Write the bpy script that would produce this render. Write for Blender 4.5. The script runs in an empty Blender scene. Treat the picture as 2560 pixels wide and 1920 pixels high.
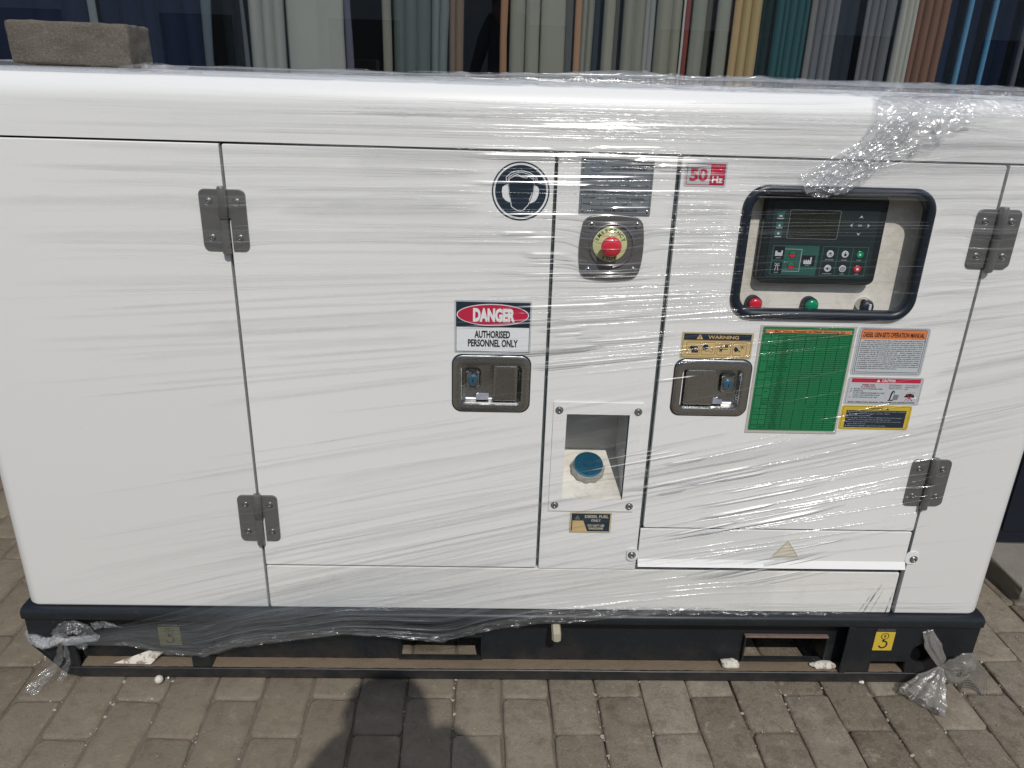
import bpy, bmesh, math, random
from mathutils import Vector, Matrix, noise
from mathutils.geometry import tessellate_polygon
random.seed(7)
R = math.radians
SC = bpy.context.scene
COL = SC.collection

# ---------------------------------------------------------------- camera, sky, sun, exposure
cam_d = bpy.data.cameras.new('camera'); cam = bpy.data.objects.new('camera', cam_d); COL.objects.link(cam)
CAM = Vector((0.0, -1.31528, 1.20935))
pitch, roll, yaw = 0.379651, -0.030823, -0.032570
Rz = Matrix.Rotation(yaw, 3, 'Z'); Rx = Matrix.Rotation(-pitch, 3, 'X'); Ry = Matrix.Rotation(roll, 3, 'Y')
M3 = Rz @ Rx @ Ry @ Matrix(((1, 0, 0), (0, 0, -1), (0, 1, 0)))
cam.matrix_world = Matrix.Translation(CAM) @ M3.to_4x4()
cam_d.sensor_width = 36; cam_d.lens = 27; cam_d.clip_start = 0.02; cam_d.clip_end = 500
SC.camera = cam

SUN_DIR = Vector((0.17, -1.0, 1.12)).normalized()
elev = math.asin(SUN_DIR.z); azim = math.atan2(SUN_DIR.x, SUN_DIR.y)
world = bpy.data.worlds.new('World'); SC.world = world; world.use_nodes = True
wn = world.node_tree; bg = wn.nodes['Background']
sky = wn.nodes.new('ShaderNodeTexSky'); sky.sky_type = 'NISHITA'; sky.sun_disc = False
sky.sun_elevation = elev; sky.sun_rotation = azim; sky.dust_density = 1.0; sky.air_density = 1.1
wn.links.new(sky.outputs[0], bg.inputs[0]); bg.inputs[1].default_value = 0.11
sl = bpy.data.lights.new('sun', 'SUN'); sl.energy = 3.2; sl.angle = R(0.55); sl.color = (1.0, 0.972, 0.925)
sun = bpy.data.objects.new('sun', sl); COL.objects.link(sun)
sun.rotation_euler = SUN_DIR.to_track_quat('Z', 'Y').to_euler(); sun.location = (0, -3, 6)
SC.view_settings.view_transform = 'Standard'; SC.view_settings.look = 'None'
SC.view_settings.exposure = -0.26; SC.view_settings.gamma = 1.0; SC.view_settings.use_curve_mapping = False
SC.cycles.transparent_max_bounces = 40; SC.cycles.max_bounces = 10
SC.cycles.sample_clamp_indirect = 6

# ---------------------------------------------------------------- materials
MATS = {}
def srgb(r, g, b):
    f = lambda c: ((c / 255 + 0.055) / 1.055) ** 2.4 if c > 10 else c / 255 / 12.92
    return (f(r), f(g), f(b), 1)

class NT:
    def __init__(s, name):
        s.m = bpy.data.materials.new(name); s.m.use_nodes = True; s.t = s.m.node_tree
        s.t.nodes.clear(); s.out = s.n('ShaderNodeOutputMaterial'); MATS[name] = s.m
    def n(s, typ, **kw):
        x = s.t.nodes.new(typ)
        for k, v in kw.items():
            if isinstance(v, bpy.types.NodeSocket): pass
            setattr(x, k, v)
        return x
    def l(s, a, b): s.t.links.new(a, b)
    def pos(s, kind='pos'):
        if kind == 'pos': return s.n('ShaderNodeNewGeometry').outputs['Position']
        if kind == 'uv': return s.n('ShaderNodeTexCoord').outputs['UV']
        return s.n('ShaderNodeTexCoord').outputs['Object']
    def noise(s, vec, scale, detail=3, rough=0.55, sc=(1, 1, 1), rot=(0, 0, 0), off=(0, 0, 0)):
        mp = s.n('ShaderNodeMapping'); mp.inputs['Scale'].default_value = sc; mp.inputs['Rotation'].default_value = rot
        mp.inputs['Location'].default_value = off
        s.l(vec, mp.inputs[0]); t = s.n('ShaderNodeTexNoise'); s.l(mp.outputs[0], t.inputs['Vector'])
        t.inputs['Scale'].default_value = scale; t.inputs['Detail'].default_value = detail; t.inputs['Roughness'].default_value = rough
        return t.outputs['Fac']
    def ramp(s, fac, stops):
        r = s.n('ShaderNodeValToRGB'); s.l(fac, r.inputs[0]); e = r.color_ramp.elements
        while len(e) < len(stops): e.new(0.5)
        for k, (p, c) in enumerate(stops):
            e[k].position = p; e[k].color = c if hasattr(c, '__len__') else (c, c, c, 1)
        return r.outputs[0]
    def mix(s, fac, a, b, typ='MIX'):
        m = s.n('ShaderNodeMix', data_type='RGBA', blend_type=typ)
        for inp, v in ((m.inputs[0], fac), (m.inputs[6], a), (m.inputs[7], b)):
            if isinstance(v, bpy.types.NodeSocket): s.l(v, inp)
            else: inp.default_value = v
        return m.outputs[2]
    def math(s, op, a, b=0.0, c=0.0):
        m = s.n('ShaderNodeMath', operation=op)
        for inp, v in zip(m.inputs, (a, b, c)):
            if isinstance(v, bpy.types.NodeSocket): s.l(v, inp)
            else: inp.default_value = v
        return m.outputs[0]
    def bump(s, h, strength=0.3, dist=0.001, normal=None):
        b = s.n('ShaderNodeBump'); b.inputs['Strength'].default_value = strength; b.inputs['Distance'].default_value = dist
        s.l(h, b.inputs['Height'])
        if normal is not None: s.l(normal, b.inputs['Normal'])
        return b.outputs[0]
    def bsdf(s, color, rough=0.5, metal=0.0, spec=0.5, normal=None, coat=0.0):
        p = s.n('ShaderNodeBsdfPrincipled')
        if isinstance(color, bpy.types.NodeSocket): s.l(color, p.inputs['Base Color'])
        else: p.inputs['Base Color'].default_value = color
        if isinstance(rough, bpy.types.NodeSocket): s.l(rough, p.inputs['Roughness'])
        else: p.inputs['Roughness'].default_value = rough
        p.inputs['Metallic'].default_value = metal; p.inputs['Specular IOR Level'].default_value = spec
        p.inputs['Coat Weight'].default_value = coat
        if normal is not None: s.l(normal, p.inputs['Normal'])
        return p
    def schlick(s, f0=0.04, normal=None):
        g_ = s.n('ShaderNodeNewGeometry'); d = s.n('ShaderNodeVectorMath', operation='DOT_PRODUCT'); s.l(g_.outputs['Incoming'], d.inputs[0])
        s.l(normal if normal is not None else g_.outputs['Normal'], d.inputs[1])
        c = s.math('MAXIMUM', s.math('SUBTRACT', 1.0, s.math('ABSOLUTE', d.outputs['Value'])), 0.0)
        return s.math('MULTIPLY_ADD', s.math('POWER', c, 5.0), 1.0 - f0, f0)
    def done(s, sh):
        s.l(sh.outputs[0] if hasattr(sh, 'outputs') else sh, s.out.inputs[0]); return s.m

def plain(name, col, rough=0.5, metal=0.0, spec=0.5, vary=0.06, vscale=40, bump=0.0, bscale=300):
    t = NT(name); p = t.pos(); nz = t.noise(p, vscale, 4)
    lo = tuple(c * (1 - vary) for c in col[:3]) + (1,); hi = tuple(min(1, c * (1 + vary)) for c in col[:3]) + (1,)
    c = t.mix(nz, lo, hi); nm = None
    if bump: nm = t.bump(t.noise(p, bscale, 2), bump, 0.0006)
    rr = t.math('MULTIPLY_ADD', nz, 0.12, rough - 0.06)
    return t.done(t.bsdf(c, rr, metal, spec, nm))

def mk_white(name='white_paint', dirt=0.0, base=(0.80, 0.795, 0.770)):
    t = NT(name); p = t.pos()
    big = t.noise(p, 2.2, 4, 0.6); fine = t.noise(p, 60, 5, 0.7)
    c = t.mix(big, tuple(x * 0.955 for x in base) + (1,), base + (1,))
    spots = t.ramp(fine, [(0.0, 1.0), (0.66, 1.0), (0.80, 0.72)])
    c = t.mix(0.5, c, spots, 'MULTIPLY')
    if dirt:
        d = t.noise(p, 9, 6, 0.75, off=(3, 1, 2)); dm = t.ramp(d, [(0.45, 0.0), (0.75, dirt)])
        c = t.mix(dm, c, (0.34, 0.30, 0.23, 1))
    peel = t.noise(p, 900, 2, 0.5)
    return t.done(t.bsdf(c, 0.40, 0, 0.45, t.bump(peel, 0.35, 0.0004)))
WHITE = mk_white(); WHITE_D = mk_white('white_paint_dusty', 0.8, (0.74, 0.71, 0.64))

def mk_sill():
    t = NT('white_paint_scuffed'); p = t.pos()
    sep = t.n('ShaderNodeSeparateXYZ'); t.l(p, sep.inputs[0])
    x, z = sep.outputs[0], sep.outputs[2]
    # two slanting black scrapes, x as a function of z
    out = None
    for xc, sl, w, z1 in ((0.815, 0.36, 0.0032, 0.252), (0.828, 0.30, 0.0014, 0.24), (0.807, 0.42, 0.0018, 0.225), (0.855, 0.12, 0.0026, 0.235)):
        cx = t.math('MULTIPLY_ADD', z, sl, xc - 0.21 * sl)
        d = t.math('ABSOLUTE', t.math('SUBTRACT', x, cx))
        m = t.math('SUBTRACT', 1.0, t.math('DIVIDE', d, w)); m = t.math('MAXIMUM', m, 0.0)
        cut = t.math('MULTIPLY', t.math('SUBTRACT', z1, z), 60.0); cut = t.math('MINIMUM', t.math('MAXIMUM', cut, 0.0), 1.0)
        m = t.math('MULTIPLY', m, cut)
        out = m if out is None else t.math('MAXIMUM', out, m)
    nz = t.noise(p, 55, 5, 0.75, sc=(3, 1, 0.8))
    out = t.math('MULTIPLY', out, t.math('MINIMUM', t.math('MAXIMUM', t.math('MULTIPLY_ADD', nz, 6.0, -2.4), 0.0), 1.0))
    big = t.noise(p, 6, 5, 0.65)
    c = t.mix(big, (0.72, 0.705, 0.665, 1), (0.80, 0.79, 0.755, 1))
    dn = t.ramp(t.noise(p, 14, 6, 0.8, off=(5, 2, 1)), [(0.55, 0.0), (0.8, 0.30)])
    c = t.mix(dn, c, (0.40, 0.35, 0.27, 1))
    c = t.mix(out, c, (0.05, 0.045, 0.04, 1))
    return t.done(t.bsdf(c, 0.36, 0, 0.5, t.bump(t.noise(p, 900, 2), 0.3, 0.0004)))
SILL = mk_sill()
GAP = plain('gap_rubber', srgb(70, 78, 80), 0.7, vary=0.12)
CORE = plain('inner_steel', (0.05, 0.052, 0.055, 1), 0.7)
def mk_skid():
    t = NT('black_skid_paint'); p = t.pos()
    sep = t.n('ShaderNodeSeparateXYZ'); t.l(p, sep.inputs[0])
    nz = t.noise(p, 25, 6, 0.75); sp = t.noise(p, 260, 3, 0.6)
    low = t.math('SUBTRACT', 0.45, t.math('MULTIPLY', sep.outputs[2], 5.0)); low = t.math('MAXIMUM', low, 0.0)
    dm = t.math('MULTIPLY', t.ramp(t.math('MULTIPLY', nz, t.math('ADD', low, 0.55)), [(0.30, 0.0), (0.85, 0.55)]), 1.0)
    c = t.mix(dm, (0.0105, 0.0135, 0.0170, 1), (0.10, 0.08, 0.06, 1))
    st = t.ramp(sp, [(0.66, 0.0), (0.74, 0.35)]); c = t.mix(st, c, (0.22, 0.2, 0.18, 1))
    return t.done(t.bsdf(c, 0.42, 0, 0.5, t.bump(sp, 0.25, 0.0006)))
SKID = mk_skid()
RUST = plain('worn_edge', (0.16, 0.11, 0.09, 1), 0.7, vary=0.5, vscale=120)
GASKET = plain('black_rubber', (0.020, 0.026, 0.034, 1), 0.45, vary=0.2)
FRAMEM = plain('black_window_rubber', (0.012, 0.018, 0.028, 1), 0.38, vary=0.2)
HINGE = plain('hinge_grey_metal', (0.185, 0.185, 0.178, 1), 0.38, 0.5, vary=0.12, vscale=25)
def mk_steel(name, base, rough, sc):
    t = NT(name); p = t.pos(); br = t.noise(p, 90, 4, 0.7, sc=sc)
    return t.done(t.bsdf(t.mix(br, tuple(b * 0.85 for b in base) + (1,), base + (1,)), t.math('MULTIPLY_ADD', br, 0.16, rough - 0.08), 1.0, 0.5, t.bump(br, 0.03, 0.0004)))
STEEL = mk_steel('latch_stainless', (0.58, 0.585, 0.575), 0.28, (1, 1, 6))
CHROME = mk_steel('chromed_steel', (0.62, 0.60, 0.57), 0.14, (1, 1, 1))
BOLT = mk_steel('zinc_bolt', (0.50, 0.51, 0.50), 0.32, (1, 1, 1))
PLATEM = plain('engraved_aluminium', (0.24, 0.265, 0.28, 1), 0.38, 0.35, vary=0.06)
ESTOPM = plain('estop_plate_steel', (0.20, 0.198, 0.192, 1), 0.30, 0.55, vary=0.06)
LOCKM = plain('blue_film_lock', (0.13, 0.26, 0.36, 1), 0.28, 0.75)
CAPM = plain('blue_film_cap', (0.05, 0.24, 0.40, 1), 0.16, 0.75, spec=0.7)
SCALLOP = plain('cap_grey_plastic', (0.36, 0.35, 0.31, 1), 0.35)
def pr(name, rgb, rough=0.38): return plain(name, srgb(*rgb), rough, vary=0.05, vscale=200)
P_RED = pr('print_red', (190, 42, 70)); P_WHITE = pr('print_white', (226, 228, 228)); P_DARK = pr('print_navy', (38, 50, 62))
P_BLACK = pr('print_black', (36, 38, 40)); P_TAN = pr('print_tan', (205, 178, 124)); P_TANE = pr('print_tan_edge', (188, 176, 140))
P_BROWN = pr('print_brown', (98, 66, 34)); P_GREEN = pr('print_green', (38, 122, 78)); P_DGREEN = pr('print_dark_green', (4, 48, 22))
P_ORANGE = pr('print_orange', (222, 128, 76)); P_YELLOW = pr('print_yellow', (206, 178, 62)); P_PINK = pr('print_pink', (226, 178, 186))
P_GREY = pr('print_grey', (120, 126, 130)); P_LGREY = pr('print_light_grey', (190, 194, 196)); P_LEMON = pr('print_lemon', (204, 206, 150))
P_BLUE = pr('print_blue', (40, 74, 124)); P_TEAL = pr('print_teal', (50, 92, 84)); P_CREAM = pr('sticker_cream', (214, 206, 184))
LAMIN = plain('laminate_pouch', srgb(188, 184, 176), 0.25, vary=0.05)
CTRL = plain('controller_black', (0.016, 0.022, 0.024, 1), 0.34, vary=0.1)
CTRL2 = plain('controller_face', (0.022, 0.032, 0.033, 1), 0.40, vary=0.1)
SCREEN = plain('controller_screen', (0.020, 0.024, 0.018, 1), 0.14, spec=0.6, vary=0.15)
RED_B = plain('red_plastic', srgb(196, 40, 60), 0.25); GREEN_B = plain('green_plastic', srgb(10, 130, 90), 0.22)
REDM = plain('red_mushroom', srgb(205, 52, 66), 0.18, spec=0.6)
BEIGE = plain('drain_plastic', srgb(168, 160, 140), 0.5, vary=0.15)

def mk_film(name, tint, haze, gloss, rough, bstr, bscale, uvsc, hazecol=(0.78, 0.79, 0.80, 1), bdist=0.0012, edge=True, soft=2.2, hs=False):
    """clear plastic: mostly transparent, slightly milky, glossy with fine tension wrinkles"""
    t = NT(name); uv = t.pos('uv')
    st = t.noise(uv, bscale, 4, 0.6, sc=uvsc)
    cr = t.noise(uv, bscale * 1.7, 2, 0.5, sc=(uvsc[0] * 2.2, uvsc[1] * 0.6, 1), off=(4, 7, 0))
    h = t.math('ADD', st, t.math('MULTIPLY', cr, 0.6))
    nm = t.bump(h, bstr, bdist)
    tr = t.n('ShaderNodeBsdfTransparent')
    t.l(t.mix(t.ramp(st, [(0.35, 0.0), (0.6, 1.0)]), tuple(c * 0.95 for c in tint) + (1,), tuple(min(1, c * 1.02) for c in tint) + (1,)), tr.inputs[0])
    gl = t.n('ShaderNodeBsdfGlossy'); gl.inputs['Roughness'].default_value = rough; gl.inputs['Color'].default_value = (1, 1, 1, 1); t.l(nm, gl.inputs['Normal'])
    df = t.n('ShaderNodeBsdfDiffuse'); df.inputs[0].default_value = hazecol
    m1 = t.n('ShaderNodeMixShader'); t.l(t.math('MULTIPLY', t.ramp(st, [(0.36, 0.10), (0.50, 0.8), (0.64, 2.0)]), haze) if hs else t.math('MULTIPLY_ADD', st, haze * 0.8, haze * 0.6), m1.inputs[0]); t.l(tr.outputs[0], m1.inputs[1]); t.l(df.outputs[0], m1.inputs[2])
    f = t.math('MULTIPLY', t.schlick(0.045, nm), gloss); f = t.math('MINIMUM', f, 0.8)
    gb = t.n('ShaderNodeBsdfGlossy'); gb.inputs['Roughness'].default_value = 0.34; t.l(nm, gb.inputs['Normal']); mg = t.n('ShaderNodeMixShader'); mg.inputs[0].default_value = 0.30; t.l(gl.outputs[0], mg.inputs[1]); t.l(gb.outputs[0], mg.inputs[2])
    m2 = t.n('ShaderNodeMixShader'); t.l(f, m2.inputs[0]); t.l(m1.outputs[0], m2.inputs[1]); t.l(mg.outputs[0], m2.inputs[2])
    if edge:
        fu = t.n('ShaderNodeUVMap'); fu.uv_map = 'fade'; sp = t.n('ShaderNodeSeparateXYZ'); t.l(fu.outputs[0], sp.inputs[0])
        v = sp.outputs[0]; e = sp.outputs[1]
        a = t.math('MINIMUM', t.math('MULTIPLY', v, soft), 1.0)
        b = t.math('MINIMUM', t.math('MULTIPLY', t.math('SUBTRACT', 1.0, v), 9.0), 1.0)
        c = t.math('MULTIPLY', t.math('MULTIPLY', a, b), e)
        clear = t.n('ShaderNodeBsdfTransparent')
        m3 = t.n('ShaderNodeMixShader'); t.l(c, m3.inputs[0]); t.l(clear.outputs[0], m3.inputs[1]); t.l(m2.outputs[0], m3.inputs[2])
        return t.done(m3)
    return t.done(m2)
FILM = mk_film('stretch_film', (0.988, 0.990, 0.992), 0.035, 0.9, 0.16, 0.35, 6, (3, 90, 1))
FILM_F = mk_film('stretch_film_fold', (0.982, 0.984, 0.987), 0.05, 1.3, 0.12, 0.26, 8, (3, 60, 1), soft=6.0)
FILM_H = mk_film('stretch_film_gathered', (0.86, 0.87, 0.88), 0.30, 1.7, 0.15, 0.7, 8, (3, 80, 1), edge=False)
FILM_C = mk_film('stretch_film_crumpled', (0.968, 0.970, 0.974), 0.07, 2.4, 0.12, 0.7, 24, (1, 1, 1), edge=False)
BAG = mk_film('grey_plastic_bag', (0.80, 0.79, 0.76), 0.24, 1.0, 0.20, 0.6, 14, (1, 4, 1), hazecol=(0.46, 0.44, 0.41, 1), edge=False)

# ---------------------------------------------------------------- mesh building
class MB:
    def __init__(s): s.v = []; s.f = []; s.uv = {}; s.fade = {}; s.smooth = False
    def add(s, vs, fs):
        o = len(s.v); s.v += [tuple(v) for v in vs]; s.f += [tuple(i + o for i in f) for f in fs]; return s
    def box(s, x0, x1, y0, y1, z0, z1):
        return s.add([(x, y, z) for x in (x0, x1) for y in (y0, y1) for z in (z0, z1)],
                     [(0, 1, 3, 2), (4, 6, 7, 5), (0, 4, 5, 1), (2, 3, 7, 6), (0, 2, 6, 4), (1, 5, 7, 3)])
    def loft(s, loops, cap0=True, cap1=True, close=True):
        n = len(loops[0]); vs = [p for l in loops for p in l]; fs = []
        for k in range(len(loops) - 1):
            for i in range(n if close else n - 1):
                j = (i + 1) % n; fs.append((k * n + i, k * n + j, (k + 1) * n + j, (k + 1) * n + i))
        if cap0: fs.append(tuple(range(n))[::-1])
        if cap1: fs.append(tuple((len(loops) - 1) * n + i for i in range(n)))
        return s.add(vs, fs)
    def plate(s, outline, yf, yb, bev=0.0008, holes=()):
        """flat plate seen from -Y: outline in (x,z) counter-clockwise, front at yf, back at yb, holes are loops in (x,z)"""
        inn = inset(outline, bev) if bev else outline
        n = len(outline)
        loops = [[(x, yb, z) for x, z in outline], [(x, yf + bev, z) for x, z in outline]]
        if bev: loops.append([(x, yf + bev * 0.3, z) for x, z in inset(outline, bev * 0.3)]); loops.append([(x, yf, z) for x, z in inn])
        s.loft(loops, cap0=False, cap1=False)
        for y, flip, outer in ((yf, False, inn), (yb, True, outline)):
            rings = [[Vector((x, z, 0)) for x, z in outer]] + [[Vector((x, z, 0)) for x, z in h] for h in holes]
            flat = [p for r_ in rings for p in r_]
            tris = tessellate_polygon(rings)
            s.add([(p.x, y, p.y) for p in flat], [tuple(t) if flip else tuple(t)[::-1] for t in tris])
        for h in holes: s.loft([[(x, yf, z) for x, z in h], [(x, yb, z) for x, z in h]], False, False)
        return s
    def cyl(s, c, axis, r, h, n=16, r2=None, cap=True):
        a = Vector(axis).normalized(); q = a.to_track_quat('Z', 'Y'); c = Vector(c); r2 = r if r2 is None else r2
        l0 = [c + q @ Vector((r * math.cos(2 * math.pi * i / n), r * math.sin(2 * math.pi * i / n), 0)) for i in range(n)]
        l1 = [c + q @ Vector((r2 * math.cos(2 * math.pi * i / n), r2 * math.sin(2 * math.pi * i / n), h)) for i in range(n)]
        return s.loft([l0, l1], cap, cap)
    def lathe(s, c, axis, prof, n=24, scallop=None):
        a = Vector(axis).normalized(); q = a.to_track_quat('Z', 'Y'); c = Vector(c); loops = []
        for r, h in prof:
            l = []
            for i in range(n):
                t = 2 * math.pi * i / n; rr = r * (1 + (scallop[1] * math.cos(scallop[0] * t) if scallop else 0))
                l.append(c + q @ Vector((rr * math.cos(t), rr * math.sin(t), h)))
            loops.append(l)
        return s.loft(loops)
    def tube(s, pts, rad, n=8, cap=True):
        loops = []; pts = [Vector(p) for p in pts]
        for k, p in enumerate(pts):
            d = (pts[min(k + 1, len(pts) - 1)] - pts[max(k - 1, 0)]).normalized(); q = d.to_track_quat('Z', 'Y')
            r = rad[k] if hasattr(rad, '__len__') else rad
            loops.append([p + q @ Vector((r * math.cos(2 * math.pi * i / n), r * math.sin(2 * math.pi * i / n), 0)) for i in range(n)])
        return s.loft(loops, cap, cap)
    def flat(s, poly, y):
        n = len(poly)
        if n <= 4: return s.add([(x, y, z) for x, z in poly], [tuple(range(n))])
        tris = tessellate_polygon([[Vector((x, z, 0)) for x, z in poly]])
        return s.add([(x, y, z) for x, z in poly], [tuple(t)[::-1] for t in tris])
    def ring(s, a, b, y):
        return s.add([(x, y, z) for x, z in a] + [(x, y, z) for x, z in b], [(i, (i + 1) % len(a), len(a) + (i + 1) % len(a), len(a) + i) for i in range(len(a))])
    def frame(s, x0, x1, z0, z1, w, y, r=0.0, k=4):
        a = rrect(x0, x1, z0, z1, max(r, 0.0003), k); b = rrect(x0 + w, x1 - w, z0 + w, z1 - w, max(r - w, 0.0001), k); return s.ring(a, b, y)
    def line(s, pts, w, y):
        for (x0, z0), (x1, z1) in zip(pts[:-1], pts[1:]):
            d = Vector((x1 - x0, z1 - z0)); L = d.length or 1; nx, nz = -d.y / L * w / 2, d.x / L * w / 2
            s.add([(x0 - nx, y, z0 - nz), (x1 - nx, y, z1 - nz), (x1 + nx, y, z1 + nz), (x0 + nx, y, z0 + nz)], [(0, 1, 2, 3)])
        return s
    def disc(s, cx, cz, r, y, n=20, sq=1.0):
        return s.flat([(cx + r * math.cos(2 * math.pi * i / n), cz + r * sq * math.sin(2 * math.pi * i / n)) for i in range(n)], y)

def rrect(x0, x1, z0, z1, r, k=6):
    r = min(r, (x1 - x0) / 2 - 1e-5, (z1 - z0) / 2 - 1e-5); out = []
    for cx, cz, a0 in ((x1 - r, z0 + r, -90), (x1 - r, z1 - r, 0), (x0 + r, z1 - r, 90), (x0 + r, z0 + r, 180)):
        for i in range(k + 1):
            a = R(a0 + 90 * i / k); out.append((cx + r * math.cos(a), cz + r * math.sin(a)))
    return out
def circ(cx, cz, r, n=24): return [(cx + r * math.cos(2 * math.pi * i / n), cz + r * math.sin(2 * math.pi * i / n)) for i in range(n)]
def inset(o, d):
    n = len(o); out = []
    for i in range(n):
        p, q, r_ = Vector(o[i - 1]), Vector(o[i]), Vector(o[(i + 1) % n])
        a = (q - p).normalized() if (q - p).length > 1e-9 else Vector((1, 0)); b = (r_ - q).normalized() if (r_ - q).length > 1e-9 else a
        na, nb = Vector((-a.y, a.x)), Vector((-b.y, b.x)); m = na + nb
        m = m / max(m.dot(na), 0.3) if m.length > 1e-6 else na
        out.append((q.x + m.x * d, q.y + m.y * d))
    return out

WLOC = {}
def build(name, mb, mat, parent=None, smooth=None, origin=None, bevel=0, uv=None, merge=False):
    me = bpy.data.meshes.new(name)
    if origin is None:
        xs = [[v[k] for v in mb.v] for k in range(3)]; origin = Vector([(min(a) + max(a)) / 2 for a in xs])
        if parent is None: origin.z = min(xs[2])
    origin = Vector(origin)
    me.from_pydata([tuple(Vector(v) - origin) for v in mb.v], [], mb.f)
    if uv is not None:
        l = me.uv_layers.new(name='UVMap'); l2 = me.uv_layers.new(name='fade')
        ids = [i for f in mb.f for i in f]
        l.data.foreach_set('uv', [c for i in ids for c in uv[i][:2]]); l2.data.foreach_set('uv', [c for i in ids for c in uv[i][2:4]])
    for m in (mat if isinstance(mat, (list, tuple)) else [mat]): me.materials.append(m)
    if merge or uv is None:
        bm = bmesh.new(); bm.from_mesh(me)
        if merge: bmesh.ops.remove_doubles(bm, verts=bm.verts, dist=1e-6)
        bmesh.ops.recalc_face_normals(bm, faces=bm.faces) if not mb.__dict__.get('keep') else None
        bm.to_mesh(me); bm.free()
    o = bpy.data.objects.new(name, me); COL.objects.link(o)
    place(o, parent, origin)
    if smooth is not None:
        me.shade_smooth()
        if smooth < 180: me.set_sharp_from_angle(angle=R(smooth))
    if bevel:
        b = o.modifiers.new('edge', 'BEVEL'); b.width = bevel; b.segments = 2; b.limit_method = 'ANGLE'; b.angle_limit = R(40)
    return o
def place(o, parent, wl):
    wl = Vector(wl); WLOC[o] = wl
    if parent is not None: o.parent = parent; o.location = wl - WLOC[parent]
    else: o.location = wl
def tag(o, label=None, cat=None, group=None, kind=None):
    if label: o['label'] = label
    if cat: o['category'] = cat
    if group: o['group'] = group
    if kind: o['kind'] = kind
    return o
def empty(name, loc, parent=None):
    o = bpy.data.objects.new(name, None); o.empty_display_size = 0.05; COL.objects.link(o); place(o, parent, loc); return o
def flatobj(name, mb, mat, parent):
    mb.keep = True
    return build(name, mb, mat, parent)
TEXTQ = []
def text(body, x, z, h, y, mat, parent, name='lettering', sx=1.0, bold=0.0, align='CENTER', shear=0.0, rot=0.0, space=1.0, fit=None, res=3):
    """letter height h (capital), centred on or starting at (x, z = baseline); fit = total width"""
    TEXTQ.append(dict(body=body, x=x, z=z, h=h, y=y, mat=mat, parent=parent, name=name, sx=sx, bold=bold, align=align, shear=shear, rot=rot, space=space, fit=fit, res=res))
def flush_text():
    tmp = []
    for q in TEXTQ:
        c = bpy.data.curves.new('t', 'FONT'); c.body = q['body']; c.size = 1.0; c.resolution_u = q['res']; c.offset = q['bold']
        c.align_x = q['align']; c.shear = q['shear']; c.space_character = q['space']; c.fill_mode = 'BOTH'
        o = bpy.data.objects.new('t', c); COL.objects.link(o); tmp.append(o)
    bpy.context.view_layer.update(); dg = bpy.context.evaluated_depsgraph_get(); groups = {}
    for q, o in zip(TEXTQ, tmp):
        me = o.evaluated_get(dg).to_mesh()
        vs = [v.co.copy() for v in me.vertices]; fs = [tuple(p.vertices) for p in me.polygons]
        o.evaluated_get(dg).to_mesh_clear()
        if not vs: continue
        k = q['h'] / 0.70; sx = q['sx']
        if q['fit']:
            w = (max(v.x for v in vs) - min(v.x for v in vs)) * k; sx = q['fit'] / w
        ca, sa = math.cos(q['rot']), math.sin(q['rot'])
        out = []
        for v in vs:
            a, b = v.x * k * sx, v.y * k
            out.append((q['x'] + a * ca - b * sa, q['y'], q['z'] + a * sa + b * ca))
        g = groups.setdefault((q['parent'], q['name'], q['mat']), MB()); g.add(out, fs)
    for o in tmp: d = o.data; bpy.data.objects.remove(o); bpy.data.curves.remove(d)
    for (p, nm, mt), g in groups.items():
        o = flatobj(nm, g, mt, p)
        if nm in ('table_text', 'body_text'): o['kind'] = 'stuff'
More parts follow.
